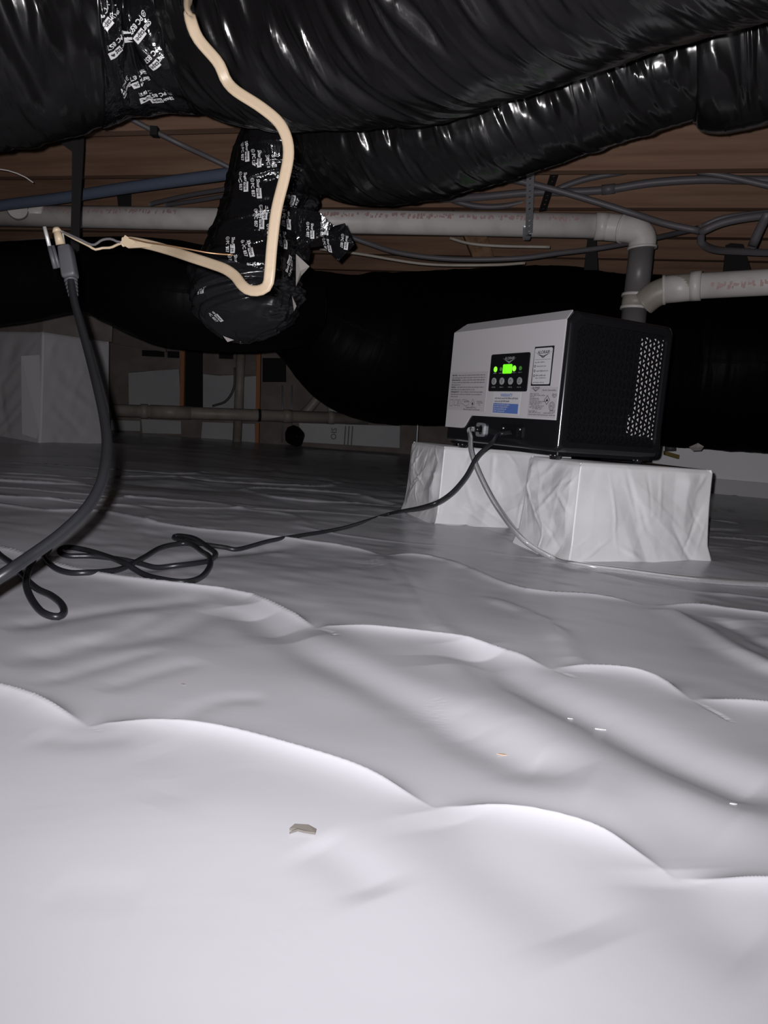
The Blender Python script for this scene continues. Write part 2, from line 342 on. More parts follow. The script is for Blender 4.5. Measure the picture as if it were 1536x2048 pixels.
def patch(name, src, u0, u1, off, m, parent, wav=.004, seed=0, fr=.35):
    """a skin over a stretch of a duct, offset outwards: tape or sleeve (u as fraction of the length)"""
    nu, nv = src['grid']; V = np.array([v.co for v in src.data.vertices]).reshape(nu, nv, 3); i0, i1 = int(u0*nu), int(u1*nu)
    C = V.mean(1, keepdims=True); D = V-C; L = np.linalg.norm(D, axis=2, keepdims=True); ii = np.arange(i0, i1)
    U, W = np.meshgrid(ii, np.arange(nv), indexing='ij'); a = 2*pi*W/nv
    hgt = off + wav*np.abs(vnoise(U*fr+np.cos(a)*3, np.sin(a)*4+np.cos(a)*1.5, seed))
    Q = (C+D*(1+hgt[..., None]/L))[i0:i1] if False else C[i0:i1] + D[i0:i1]*(1+hgt[..., None]/L[i0:i1])
    Q = Q.reshape(-1, 3) + wloc(src); return mk(name, Q, grid_faces(i1-i0, nv, True), m, parent)
def motif(full=True):
    """the tape's print: 'Shur' + white block with 'tape', mark and 'PC 857' under it; units: metres, length .036"""
    V, Fc, mi = [], [], []
    def put(W, G, x, y, m):
        b = len(V); V.extend([(p[0]+x, p[1]+y) for p in W]); Fc.extend([tuple(b+i for i in f) for f in G]); mi.extend([m]*len(G))
    W, G = text_geo('Shur', .0098, .024); put(W, G, -.020, .0008, 0); x = W[:, 0].max()-.020
    n = 6; xs = np.linspace(x+.0004, x+.0215, n)
    put([(a, -.0014) for a in xs]+[(a, .0092) for a in xs], [(i, i+1, n+i+1, n+i) for i in range(n-1)], 0, 0, 0)
    W, G = text_geo('tape', .0098, .024); put(W, G, x+.001, .0014, 1)
    W, G = text_geo('PC 857', .0098, .024); put(W, G, -.013, -.0118, 0)
    ring = [(cos(2*pi*i/16)*.0042, sin(2*pi*i/16)*.0042) for i in range(16)]+[(cos(2*pi*i/16)*.0033, sin(2*pi*i/16)*.0033) for i in range(16)]
    put(ring, [(i, (i+1) % 16, 16+(i+1) % 16, 16+i) for i in range(16)], -.019, -.0085, 0)
    W, G = text_geo('UL', .0042, .01); put(W, G, -.0215, -.0100, 0)
    return np.array(V), Fc, mi
_MV, _MF, _MM = motif()
def print_on(bvh, px, py, ang, parent, scale=1., clip=None, lift=.0014, name='tape_print'):
    """prints the motif on a surface at the spot seen at (px, py); ang: reading direction in the picture, degrees clockwise from right"""
    d = Vector(ray(px, py)).normalized(); loc, nor, _, _ = bvh.ray_cast(Vector(CAM), d)
    if loc is None: return None
    if nor.dot(d) > 0: nor = -nor
    a = rad(ang); rd = Vector(cos(a)*_R - sin(a)*_U); tx = (rd - nor*rd.dot(nor)).normalized(); ty = nor.cross(tx)
    V = []
    for x, y in _MV*scale:
        p = loc + tx*x + ty*y; q, n2, _, _ = bvh.find_nearest(p)
        if q is None: q, n2 = p, nor
        if n2.dot(nor) < 0: n2 = -n2
        V.append(q + n2*lift)
    Fs, mm = _MF, _MM
    if clip is not None:
        keep = [i for i, f in enumerate(Fs) if clip[0] <= np.mean([_MV[j][0] for j in f]) <= clip[1]]; Fs = [Fs[i] for i in keep]; mm = [mm[i] for i in keep]
    for i, (f, m_) in enumerate(zip(Fs, mm)):
        pass
    V = np.array(V)
    top = sorted({j for f, m_ in zip(Fs, mm) if m_ == 1 for j in f})
    if top: V[top] += np.array(nor)*.0005
    return mk(name, V, Fs, [M_PRINT, M_BLK], parent, smooth=False, mi=mm)

# the big trunk along the top of the picture, necked and taped at the joint
eA = thing('flexible_duct', 'large black plastic-wrapped duct across the top with a taped narrow joint', 'duct', PY(340, 60, 1.32))
dA = duct('duct_film', [(-560,20,1.25,.215),(-220,5,1.22,.210),(20,0,1.25,.200),(200,18,1.3,.165),(290,32,1.32,.140),(360,34,1.32,.138),(420,24,1.32,.155),(520,6,1.27,.182),(720,-45,1.17,.194),(920,-120,1.05,.196),(1420,-375,.83,.196),(1900,-590,.68,.2)], M_FILM, eA, nu=760, nv=170, seed=11, slack=.016)
_sA = np.linalg.norm(np.diff(np.array([v.co for v in dA.data.vertices]).reshape(760, 170, 3).mean(1), axis=0), axis=1).cumsum(); _cA = np.array([v.co for v in dA.data.vertices]).reshape(760, 170, 3).mean(1)+wloc(dA)
def u_at_px(cs, px):
    q = [768+F_PX*((c-CAM)@_R)/((c-CAM)@_F) for c in cs]; return float(np.argmin(np.abs(np.array(q)-px)))/len(cs)
tA = patch('duct_tape', dA, u_at_px(_cA, 185), u_at_px(_cA, 362), .0015, M_TAPE, eA, .0035, 3, .2)
clA = patch('mesh_band', dA, u_at_px(_cA, 364), u_at_px(_cA, 396), .001, M_FILM2, eA, .001, 4)
bA = bvh_of(tA)
for px, py, an, cp in ((238,92,126,None),(282,58,126,None),(312,120,126,(-.012,.02)),(282,156,128,None),(248,182,128,(-.02,.012)),(322,196,130,None),(216,36,126,(-.02,.014)),(300,190,150,(-.004,.02))):
    print_on(bA, px, py, an, tA, 1.0, cp)

eB = thing('flexible_duct', 'black duct behind the big top duct, shiny and wrinkled at the upper right', 'duct', PY(980, 180, 1.5))
dB = duct('duct_film', [(560,300,1.86,.10),(640,268,1.80,.125),(740,260,1.70,.148),(860,240,1.62,.148),(1000,208,1.55,.140),(1200,140,1.48,.132),(1350,88,1.43,.128),(1385,77,1.42,.133),(1420,69,1.41,.155),(1500,48,1.39,.163),(1700,-10,1.33,.165)], M_FILM, eB, nu=620, nv=150, seed=31, wr=.016, crease=.02, slack=.013)

eE = thing('duct_elbow', 'black taped duct elbow with a bulging plastic-wrapped bottom in the middle', 'duct', PY(485, 690, 1.8))
dE = duct('duct_film', [(640,262,1.80,.125),(590,292,1.80,.125),(553,345,1.80,.105),(535,420,1.8,.100),(518,490,1.8,.108),(500,560,1.8,.124),(490,615,1.8,.122),(485,655,1.8,.088),(484,686,1.8,.02)], M_TAPE, eE, nu=300, nv=140, ref=(0, 1., .15), seed=51, wr=.05, crease=.10, dens=14., slack=.007)
wE = patch('plastic_wrap', dE, .70, .985, .002, M_WRAPB, eE, .013, 9, .085); bE = bvh_of(dE); bW = bvh_of(wE)
for px, py, an, cp in ((492,305,92,None),(516,318,90,None),(489,365,92,None),(514,378,86,None),(527,425,88,None),(520,440,90,None),(585,410,272,None),(573,440,84,None),(566,480,82,None),(497,498,76,None),(507,538,74,None),(470,528,80,None),(462,490,84,None),(578,530,300,None),(404,580,84,None),(610,455,280,None),(545,470,88,None),(430,630,80,(-.01,.02)),(545,330,84,(-.02,.006))):
    print_on(bW if py > 570 else bE, px, py, an, eE, 1.0, cp)
# loose ends of tape at the right of the elbow, and torn pale paper
def sheet(name, px, m, parent, th=.0015):
    P = [PY(*p) for p in px]; c = np.mean(P, axis=0); n = len(P); V = P+[c] ; V = V+[v+np.array([0, th, 0]) for v in V]
    F = [(i, (i+1) % n, n) for i in range(n)] + [((i+1) % n+n+1, i+n+1, n+n+1) for i in range(n)] + [(i, i+n+1, (i+1) % n+n+1, (i+1) % n) for i in range(n)]
    return mk(name, V, F, m, parent, smooth=False)
f1 = sheet('tape_flap', [(575,412,1.70),(640,425,1.69),(668,452,1.70),(690,446,1.72),(709,490,1.71),(676,523,1.70),(645,492,1.69),(600,498,1.71)], M_TAPE, eE)
f2 = sheet('tape_flap', [(590,498,1.70),(622,500,1.68),(618,522,1.69),(598,515,1.71)], M_TAPE, eE)
sheet('torn_paper', [(592,508,1.71),(619,533,1.70),(602,552,1.70),(592,572,1.72)], M_INS, eE)
sheet('torn_paper', [(584,592,1.70),(593,612,1.70),(588,622,1.71)], M_INS, eE)
sheet('torn_paper', [(446,672,1.70),(468,680,1.695),(455,684,1.70)], M_INS, eE)
bF = bvh_of(f1)
for px, py, an in ((622,462,92),(650,462,92),(655,492,80),(690,485,96)): print_on(bF, px, py, an, eE, .8)

eC = thing('flexible_duct', 'black ribbed duct at the left under the white pipe, running into the elbow', 'duct', PY(230, 565, 2.15))
duct('duct_film', [(-330,600,2.15,.115),(0,568,2.15,.110),(150,552,2.15,.100),(230,562,2.15,.118),(340,588,2.1,.142),(480,606,2.15,.135),(600,612,2.3,.12)], M_FILM2, eC, nu=260, nv=80, seed=71)
eD = thing('insulated_duct', 'thick black insulated duct hanging behind the dehumidifier', 'duct', PY(1100, 705, 3.0))
duct('duct_film', [(540,598,2.75,.12),(620,640,2.9,.19),(720,688,3.05,.284),(850,700,3.2,.313),(1100,698,3.32,.340),(1340,728,3.36,.360),(1536,732,3.28,.366),(1900,740,3.2,.365)], M_FILM2, eD, nu=320, nv=100, seed=91)

sheet('torn_paper', [(1378,894,2.98),(1396,886,2.98),(1408,893,2.98),(1402,901,3.0),(1386,902,3.0)], M_INS, eD)

# ------------------------------------------------------------------ wrapped block stands, the dehumidifier
def wrapped_block(name, c, yaw, L, W, Hh, label, seed, m=M_WRAP, flare=.010, amp=.011, cat='block', ns=110, nh=84, group=None):
    """a block in white sheeting: corner at c, long side along yaw; the wrap is a creased skin, pleated at the foot"""
    e = thing(name, label, cat, (c[0], c[1], 0), group); r_ = np.random.default_rng(seed)
    ax = np.array([cos(yaw), sin(yaw), 0]); ay = np.array([-sin(yaw), cos(yaw), 0])
    per = []; crn = [(0, 0), (L, 0), (L, W), (0, W)]
    nrm = [(0, -1), (1, 0), (0, 1), (-1, 0)]
    for k in range(4):
        a = np.array(crn[k], float); b = np.array(crn[(k+1) % 4], float)
        for t in np.linspace(0, 1, ns, endpoint=False): per.append((*(a+(b-a)*t), *nrm[k], t, k))
    per = np.array(per); n = len(per); zs = np.linspace(0, 1, nh)
    TH, ZZ = np.meshgrid(np.arange(n), zs); X = per[TH, 0]; Y = per[TH, 1]; NX = per[TH, 2]; NY = per[TH, 3]; T = per[TH, 4]; K = per[TH, 5]
    edge = np.minimum(T, 1-T); dsp = np.zeros(X.shape); len_ = np.where(K % 2 == 0, L, W); S = T*len_; Z = ZZ*Hh
    for k in range(4):
        for q in range(26):                       # straight creases with facets between them
            ln = L if k % 2 == 0 else W; px, pz = r_.uniform(0, ln), r_.uniform(0, Hh); an = r_.uniform(0, pi); fine = q > 12; wd = r_.uniform(.005, .010) if fine else r_.uniform(.025, .07)
            dd = np.abs((S-px)*sin(an)-(Z-pz)*cos(an)); al = (S-px)*cos(an)+(Z-pz)*sin(an); fd = np.clip(1-np.abs(al)/(r_.uniform(.04, .11) if fine else .2), 0, 1)
            dsp += (K == k)*amp*(r_.uniform(.16, .36) if fine else r_.uniform(.3, .7))*np.clip(1-dd/wd, 0, 1)*fd*r_.choice([1, -.8])
    dsp += amp*.22*vnoise(X*22+NX*5+seed, Y*22+Z*26, seed)
    dsp *= np.clip(edge*9, .15, 1)*np.clip((1-ZZ)*8, .15, 1)
    fo = flare*(1-ZZ)**2 + .006*np.clip((.16-ZZ)/.16, 0, 1)
    cxy = np.array([L/2, W/2]); rd = .004*np.clip(1-edge*ns/3, 0, 1)     # rounded upright edges
    topin = .006*np.clip((ZZ-.96)/.04, 0, 1)
    ex = NX*(dsp+fo-topin); ey = NY*(dsp+fo-topin)
    cornf = np.clip(1-edge*8, 0, 1)*(fo)                                    # corners flare both ways
    ex = ex + np.sign(X-cxy[0])*cornf*(NX == 0); ey = ey + np.sign(Y-cxy[1])*cornf*(NY == 0)
    X = X+ex; Y = Y+ey
    V = (X[..., None]*ax + Y[..., None]*ay); V[..., 2] = Z
    base = np.array([c[0], c[1], 0]); V = V.reshape(-1, 3)+base
    zf = floor_h(V[:n, 0], V[:n, 1]); V[:n, 2] = zf-.003; V[n:2*n, 2] = np.maximum(V[n:2*n, 2], zf+.002)
    Fc = [tuple(f) for f in grid_faces(nh, n, True)]; V = [tuple(v) for v in V]; t0 = (nh-1)*n
    ct = len(V); V.append(tuple(base+ax*L/2+ay*W/2+np.array([0, 0, Hh]))); Fc += [(t0+i, t0+(i+1) % n, ct) for i in range(n)]
    mk('poly_wrap', V, Fc, m, e)
    return e, base, ax, ay
ZT = .217
bR, bRb, bRx, bRy = wrapped_block('wrapped_block', (.4215, 1.645), rad(23), .385, .20, ZT, 'white plastic-wrapped block under the near right corner of the dehumidifier', 5)
bL, bLb, bLx, bLy = wrapped_block('wrapped_block', (.150, 2.045), rad(19), .40, .25, ZT, 'white plastic-wrapped block under the far left end of the dehumidifier', 8)
# folded corner seam of the wrap on the near block
for (pts, par, yy) in (([(1158,930),(1152,990),(1140,1050),(1137,1112)], bR, 0), ([(896,895),(892,960),(885,1010),(878,1046)], bL, 0)):
    pass

MC = PZ(1113, 905, .2345); YAW = rad(-62.5); mx = np.array([cos(YAW), sin(YAW), 0]); my = np.array([-sin(YAW), cos(YAW), 0])
W_, D_, H_ = .470, .318, .309; MO = MC - mx*W_
dh = thing('dehumidifier', 'black and white dehumidifier with a green lit display on two wrapped blocks', 'dehumidifier', MO, None, YAW)
def L(name, mb, m, parent=dh, **k): return mb.build(name, m, parent, local=True, **k)
# shell: a profile in (y, z) swept along x, rounded at both ends
CH = .021
prof = []
def arc(cy, cz, r, a0, a1, n=5):
    for i in range(n+1): a = rad(a0+(a1-a0)*i/n); prof.append((cy+r*cos(a), cz+r*sin(a)))
arc(.010, .010, .010, 180, 270); arc(D_-.014, .014, .014, 270, 360); arc(D_-.022, H_-.022, .022, 0, 90)
prof += [(CH+.004, H_), (CH, H_-.001), (.001, H_-CH), (0, H_-CH-.004)]
prof = np.array(prof); pc = np.array([D_/2, H_/2]); npf = len(prof)
def inset(i): q = prof-pc; return pc + q*(1-np.array([2*i/D_, 2*i/H_]))
secs = [(0, .014), (.003, .005), (.011, 0), (.455, 0), (.463, .0015), (.468, .006), (.470, .012), (.470, .024), (.458, .024)]
V = []; Fc = []
for x, i in secs: V += [(x, *p) for p in inset(i)]
for s in range(len(secs)-1):
    for i in range(npf): Fc.append((s*npf+i, s*npf+(i+1) % npf, (s+1)*npf+(i+1) % npf, (s+1)*npf+i))
Fc.append(tuple(range(npf))); Fc.append(tuple(range((len(secs)-1)*npf, len(secs)*npf)))
hb = MB().add(V, Fc); housing = L('housing', hb, M_BLACK, smooth=False)
for i, p in enumerate(housing.data.polygons): p.use_smooth = i < (len(secs)-3)*npf
mb_ = housing.modifiers.new('soft_edges', 'WEIGHTED_NORMAL'); mb_.keep_sharp = True
# white front cover with its step over the ports and its slanted top strip
fp = [(.003,.036),(.086,.036),(.093,.038),(.099,.043),(.116,.063),(.122,.068),(.130,.070),(.458,.070),(.460,H_-CH-.001),(.008,H_-CH-.001)]
cover = L('front_cover', MB().prism([(x, -.0035, z) for x, z in fp], (0, .0036, 0)), M_WHITE, smooth=False)
L('top_strip', MB().prism([(.010,-.0035,H_-CH),(.460,-.0035,H_-CH),(.452,CH-.002,H_+.0022),(.034,CH-.002,H_+.0022)], (0, .0016, -.0024)), M_WHITE, cover, smooth=False)
YF = -.0035
def flat(poly, y, h=.0008): return MB().prism([(x, y, z) for x, z in poly], (0, h, 0))
def rrect(x0, z0, x1, z1, r, n=4):
    o = []
    for cx, cz, a0 in ((x1-r, z1-r, 0), (x0+r, z1-r, 90), (x0+r, z0+r, 180), (x1-r, z0+r, 270)):
        for i in range(n+1): a = rad(a0+90*i/n); o.append((cx+r*cos(a), cz+r*sin(a)))
    return o
def circ(cx, cz, r, n=20, k=1.): return [(cx+r*cos(2*pi*i/n), cz+k*r*sin(2*pi*i/n)) for i in range(n)]
def ftext(mb, s, x, z, size, y, bold=.01, shear=0., align='LEFT', mi=0, sx=1.):
    Vt, Ft = text_geo(s, size, bold, shear, align); return mb.add([(x+p[0]*sx, y, z+p[1]) for p in Vt], Ft, mi)
def scribble(mb, x, z, wid, h, y, mi=0, seed=0):
    """print too small to read: a broken row of short strokes"""
    r_ = random.Random(seed*77+int(x*9999)+int(z*9999)); a = x
    while a < x+wid:
        word = a + r_.uniform(.006, .016)
        while a < min(word, x+wid):
            st = r_.uniform(.0006, .0011); t = h*r_.choice([.62, .62, .62, 1, 1]); b = -h*.25*(r_.random() < .12)
            mb.add([(a, y, z+b), (a+st, y, z+b), (a+st, y, z+t), (a, y, z+t)], [(0, 1, 2, 3)], mi)
            if r_.random() < .7: mb.add([(a, y, z+h*.5), (a+st*1.9, y, z+h*.5), (a+st*1.9, y, z+h*.62), (a, y, z+h*.62)], [(0, 1, 2, 3)], mi)
            a += st*2.0
        a += .0016
    return mb
def wings(mb, x, z, wd, y, mi=0):
    for sg in (-1, 1):
        for k, (dz, l0, l1) in enumerate(((0, .05, .5), (-.045, .06, .36), (-.085, .05, .22))):
            mb.add([(x+sg*l0*wd*.2, y, z+(dz-.07)*wd), (x+sg*l1*wd, y, z+(dz+.03)*wd), (x+sg*l1*wd*.62, y, z+(dz-.03)*wd), (x+sg*l0*wd*.2, y, z+(dz-.105)*wd)], [(0, 1, 2, 3)], mi)
    return mb
def logo(mb, x, z, wd, y, mi=0):
    ftext(mb, 'ALORAIR', x, z, wd*.215, y, .018, .25, 'CENTER', mi); wings(mb, x, z-.02*wd, wd, y, mi)
    for sg in (-1, 1): mb.add([(x+sg*.5*wd, y, z+.055*wd), (x+sg*.58*wd, y, z+.055*wd), (x+sg*.58*wd, y, z+.07*wd), (x+sg*.5*wd, y, z+.07*wd)], [(0, 1, 2, 3)], mi)
    return mb
# control panel
cp = L('control_panel', flat(rrect(.195, .132, .349, .222, .005), YF-.0022, .0025), M_BLACK, smooth=False)
YP = YF-.0024
L('panel_logo', logo(MB(), .272, .2075, .044, YP-.0003), M_BTN, cp, smooth=False)
dsp = L('display', flat(rrect(.2495, .1745, .2855, .1965, .003), YP-.0008, .0010), M_GREEN, cp, smooth=False)
for i, (x, z, r, m) in enumerate(((.2185, .1855, .0068, M_LEDON), (.2412, .1855, .0046, M_LEDOFF), (.2945, .186, .0068, M_LEDON), (.3185, .186, .0050, M_LEDOFF))):
    o = L('indicator_light', flat(circ(x, z, r, 16), YP-.0008, .001), m, cp, smooth=False)
    L('caption', scribble(MB(), x-.007, z-.0105, .014, .0022, YP-.0003, 0, i), M_BTN, cp, smooth=False)
for i, x in enumerate((.217, .250, .285, .320)):
    z = .1565; b = L('button', flat(circ(x, z, .0088, 20, .98), YP-.0014, .0016), M_BTN, cp, smooth=False); y = YP-.0017; g = MB()
    def stroke(pts, wdt=.0011):
        for p, q in zip(pts[:-1], pts[1:]):
            p = np.array(p); q = np.array(q); d = (q-p)/np.linalg.norm(q-p); n = np.array([-d[1], d[0]])*wdt*.5; p = p-d*wdt*.3; q = q+d*wdt*.3
            g.add([(x+a[0], y, z+a[1]) for a in (p-n, q-n, q+n, p+n)], [(0, 1, 2, 3)])
    if i == 0: stroke([(0, .005), (.0035, .0005), (.0028, -.003), (0, -.0045), (-.0028, -.003), (-.0035, .0005), (0, .005)])
    elif i == 1: stroke([(-.004, .004), (0, -.001), (.004, .004)]); stroke([(0, -.001), (0, -.005)])
    elif i == 2: stroke([(-.004, -.002), (0, .003), (.004, -.002)])
    else:
        stroke([(.0045, .001), (.002, .0045), (-.002, .004), (-.0045, .001)]); stroke([(-.0045, -.0015), (-.002, -.0045), (.002, -.004), (.0045, -.0015)]); stroke([(.0008, .003), (-.0012, 0), (.0012, 0), (-.0008, -.003)], .0008)
    L('button_symbol', g, M_BLK, cp, smooth=False)
    L('caption', scribble(MB(), x-.0075, z-.0155, .015, .0026, YP-.0003, 0, 9+i), M_BTN, cp, smooth=False)
# contact sticker with its black frame
st = L('contact_sticker', flat([(.361, .145), (.430, .145), (.431, .233), (.363, .233)], YF-.0006), M_BLK, smooth=False)
L('sticker_face', flat(rrect(.3645, .1485, .4265, .2295, .004), YF-.0010), M_LABEL, st, smooth=False)
y = YF-.0013; g = MB(); logo(g, .396, .2165, .048, y)
g.add([(.368, y, .2035), (.423, y, .2035), (.423, y, .2041), (.368, y, .2041)], [(0, 1, 2, 3)])
scribble(g, .369, .1965, .034, .0028, y, 0, 3)
for z in (.188, .1775, .1665): g.add([(q[0], y, q[1]) for q in circ(.3705, z+.0012, .0030, 12)]+[(q[0], y, q[1]) for q in circ(.3705, z+.0012, .0016, 12)], [(i, (i+1) % 12, 12+(i+1) % 12, 12+i) for i in range(12)])
ftext(g, 'www.alorair.com', .3765, .1875, .0048, y, .012); ftext(g, 'support@alorair.com', .3765, .177, .0048, y, .012)
scribble(g, .3765, .1665, .034, .0036, y, 0, 5); scribble(g, .3765, .1615, .036, .0022, y, 0, 6); scribble(g, .368, .1515, .041, .0022, y, 0, 7)
L('sticker_print', g, M_BLK, st, smooth=False)
# rating label
rl = L('rating_label', flat([(.358, .074), (.4575, .074), (.4585, .1425), (.360, .1425)], YF-.0005), M_LABEL2, smooth=False)
g = MB(); y = YF-.0008; logo(g, .381, .1385, .030, y); ftext(g, 'AlorAir Dehumidifier', .405, .1335, .0055, y, .006)
for k, (z, wd, x) in enumerate(((.126, .030, .363), (.1228, .055, .363), (.1193, .016, .363), (.1155, .030, .363), (.1123, .034, .363), (.109, .057, .363), (.1055, .044, .363), (.1023, .038, .363), (.0990, .048, .369), (.0957, .046, .364), (.0923, .034, .375), (.0868, .030, .363), (.0835, .045, .363), (.079, .056, .363), (.0835, .034, .416), (.079, .038, .420), (.0895, .016, .438), (.1253, .014, .4415), (.1223, .016, .4405), (.119, .007, .445), (.0865, .018, .437))):
    scribble(g, x, z, wd, .0023, y, 0, 20+k)
dm = [(.4245, .1245), (.4345, .1135), (.4245, .1025), (.4145, .1135)]; dn = [(.4245+(a-.4245)*.84, .1135+(b-.1135)*.84) for a, b in dm]
g.add([(a, y, b) for a, b in dm+dn], [(i, (i+1) % 4, 4+(i+1) % 4, 4+i) for i in range(4)])
g.add([(.4245+a, y, .1135+b) for a, b in ((-.003, -.003), (.003, -.003), (.0032, .0002), (.0012, .001), (.0004, .0048), (-.0012, .0012), (-.003, .0006))], [(0, 1, 2, 3, 4, 5, 6)])
for r0, r1 in ((.0098, .0088), (.0066, .0058)):
    g.add([(q[0], y, q[1]) for q in circ(.4425, .1000, r0, 24)+circ(.4425, .1000, r1, 24)], [(i, (i+1) % 24, 24+(i+1) % 24, 24+i) for i in range(24)])
ftext(g, 'ETL', .4425, .0978, .0062, y, .02, 0, 'CENTER')
L('label_print', g, M_BLK, rl, smooth=False)
# warranty label
wl_ = L('warranty_label', flat([(.216, .078), (.326, .077), (.327, .130), (.217, .130)], YF-.0005), M_LABEL, smooth=False)
L('blue_band', flat([(.2205, .0805), (.3215, .0795), (.3215, .1025), (.2205, .1035)], YF-.0009), M_BLUEL, wl_, smooth=False)
g = MB(); y = YF-.0012; ftext(g, 'WARRANTY', .272, .1195, .0105, y, .02, 0, 'CENTER', sx=.82); L('warranty_title', g, M_BLUEL, wl_, smooth=False)
g = MB(); scribble(g, .225, .1135, .095, .0042, y, 0, 41); scribble(g, .225, .1065, .062, .0042, y, 0, 42); L('label_print', g, M_BLK, wl_, smooth=False)
g = MB()
for k, wd in enumerate((.064, .058, .050, .046)): scribble(g, .2235, .0985-.0052*k, wd, .0032, y, 0, 50+k)
L('band_print', g, M_LABEL, wl_, smooth=False)
# warning label, left
wn = L('warning_label', flat([(.008, .082), (.184, .081), (.186, .182), (.012, .182)], YF-.0005), M_LABEL2, smooth=False)
g = MB(); y = YF-.0008
for k, (wd, bw) in enumerate(((.155, .024), (.155, 0), (.155, .042), (.155, 0), (.044, 0), (.155, .022), (.112, 0), (.152, .040), (.145, 0), (.036, 0))):
    z = .172-.0062*k; x0 = .020-.0002*k
    if bw: scribble(g, x0, z, bw, .0036, y, 0, 60+k); scribble(g, x0+.0006, z, bw, .0036, y, 0, 60+k); scribble(g, x0+bw+.006, z, wd-bw-.006, .0030, y, 0, 70+k)
    else: scribble(g, x0, z, wd, .0030, y, 0, 60+k)
def outline(pts, wdt=.0008):
    for p, q in zip(pts, pts[1:]+pts[:1]):
        p = np.array(p); q = np.array(q); d = (q-p)/np.linalg.norm(q-p); n = np.array([-d[1], d[0]])*wdt*.5
        g.add([(a[0], y, a[1]) for a in (p-n, q-n, q+n, p+n)], [(0, 1, 2, 3)])
outline([(.016, .094), (.024, .0925), (.033, .094), (.034, .110), (.025, .1085), (.017, .110)]); outline([(.040, .094), (.052, .0955), (.066, .093), (.068, .110), (.055, .1085), (.042, .110)])
g.add([(.057, y, .097), (.059, y, .097), (.060, y, .107), (.058, y, .107)], [(0, 1, 2, 3)])
outline([(.072, .101), (.096, .0935), (.110, .097), (.112, .106), (.088, .110), (.079, .1095)]); scribble(g, .086, .1035, .022, .0034, y, 0, 81)
outline([(.128, .1125), (.1365, .102), (.128, .0915), (.1195, .102)]); g.add([(.128+a, y, .1005+b) for a, b in ((-.003, -.003), (.003, -.003), (.0025, .001), (0, .005), (-.0025, .001))], [(0, 1, 2, 3, 4)])
scribble(g, .147, .1055, .024, .0024, y, 0, 82); scribble(g, .147, .1015, .028, .0024, y, 0, 83); scribble(g, .155, .097, .008, .0024, y, 0, 84)
ftext(g, 'Caution: Risk of Fire', .098, .0885, .0056, y, .012); scribble(g, .086, .0835, .076, .0034, y, 0, 85)
L('label_print', g, M_BLK, wn, smooth=False)
# grille: slats between columns of triangular holes
g = MB(); cw = .0128; hp = .0104; xg = .4665; g0, g1, z0, z1 = .028, .292, .030, .282
nc = int((g1-g0)/cw); cw = (g1-g0)/nc
for c in range(nc):
    ya, yb = g0+c*cw, g0+(c+1)*cw; k = 0; zc = z0-hp*.5*(c % 2)
    while zc+2*hp <= z1+hp:
        tri = [(ya, zc), (ya, zc+2*hp), (yb, zc+hp)] if k % 2 == 0 else [(yb, zc), (yb, zc+2*hp), (ya, zc+hp)]
        tri = np.array(tri); cc = tri.mean(0); inn = cc+(tri-cc)*.68
        g.add([(xg, *p) for p in tri]+[(xg, *p) for p in inn]+[(xg-.003, *p) for p in inn], [(i, (i+1) % 3, 3+(i+1) % 3, 3+i) for i in range(3)]+[(3+i, 3+(i+1) % 3, 6+(i+1) % 3, 6+i) for i in range(3)])
        zc += hp; k += 1
gr = L('side_grille', g, M_BLACKM, smooth=False)
fr = MB()                                    # frame closing the grille to the housing rim
fr.add([(xg, .022, .022), (xg, .298, .022), (xg, .298, .290), (xg, .022, .290), (xg, g0, z0+.004), (xg, g1, z0+.004), (xg, g1, z1+.002), (xg, g0, z1+.002)], [(i, (i+1) % 4, 4+(i+1) % 4, 4+i) for i in range(4)])
L('grille_frame', fr, M_BLACKM, gr, smooth=False)
rb = MB()
for c in range(1, nc): rb.box((xg, g0+c*cw-.0007, z0+.006), (xg+.0016, g0+c*cw+.0007, z1-.004))
L('grille_rib', rb, M_BLACKM, gr, smooth=False, kind='stuff')
L('filter_strip', MB().box((.4585, .224, .050), (.4600, .292, .276)).box((.4585, .205, .055), (.4600, .224, .096)), M_FILTER, smooth=False)
# ports, feet
pt = MB()
_o = rrect(.158, .018, .192, .053, .008); _i = rrect(.164, .024, .186, .047, .005); _n2 = len(_o)
pt.add([(x, -.007, z) for x, z in _o]+[(x, -.007, z) for x, z in _i]+[(x, 0, z) for x, z in _o]+[(x, -.001, z) for x, z in _i], [(a_*_n2+i, a_*_n2+(i+1) % _n2, b_*_n2+(i+1) % _n2, b_*_n2+i) for a_, b_ in ((0, 1), (0, 2), (1, 3)) for i in range(_n2)])
L('drain_port', pt, M_GALV, smooth=False)
L('port_nozzle', MB().cyl((.172, .0, .036), (.168, -.018, .036), .0075, 14), M_BLACK)
L('power_inlet', MB().prism([(x, -.004, z) for x, z in rrect(.262, .020, .345, .054, .006)], (0, .006, 0)).box((.300, -.010, .026), (.332, -.003, .048)), M_BLACKM, smooth=False)
for x in (.272, .338): L('port_screw', MB().cyl((x, -.006, .044), (x, -.003, .044), .0022, 10), M_CHROME)
for x, yv in ((.045, .03), (.43, .03), (.43, .285), (.05, .285)):
    ft = L('foot', MB().cyl((x, yv, 0), (x, yv, -.0170), .014, 16, r2=.012), M_BLACK); L('foot_screw', MB().cyl((x, yv-.0142, -.006), (x, yv-.0125, -.006), .0035, 10), M_CHROME, ft)
L('base_rail', MB().box((.02, .012, -.007), (.45, .022, .001)).box((.440, .02, -.007), (.452, .30, .001)), M_BLACK, smooth=False)
def mw(x, y, z): return MO + mx*x + my*y + np.array([0, 0, z])

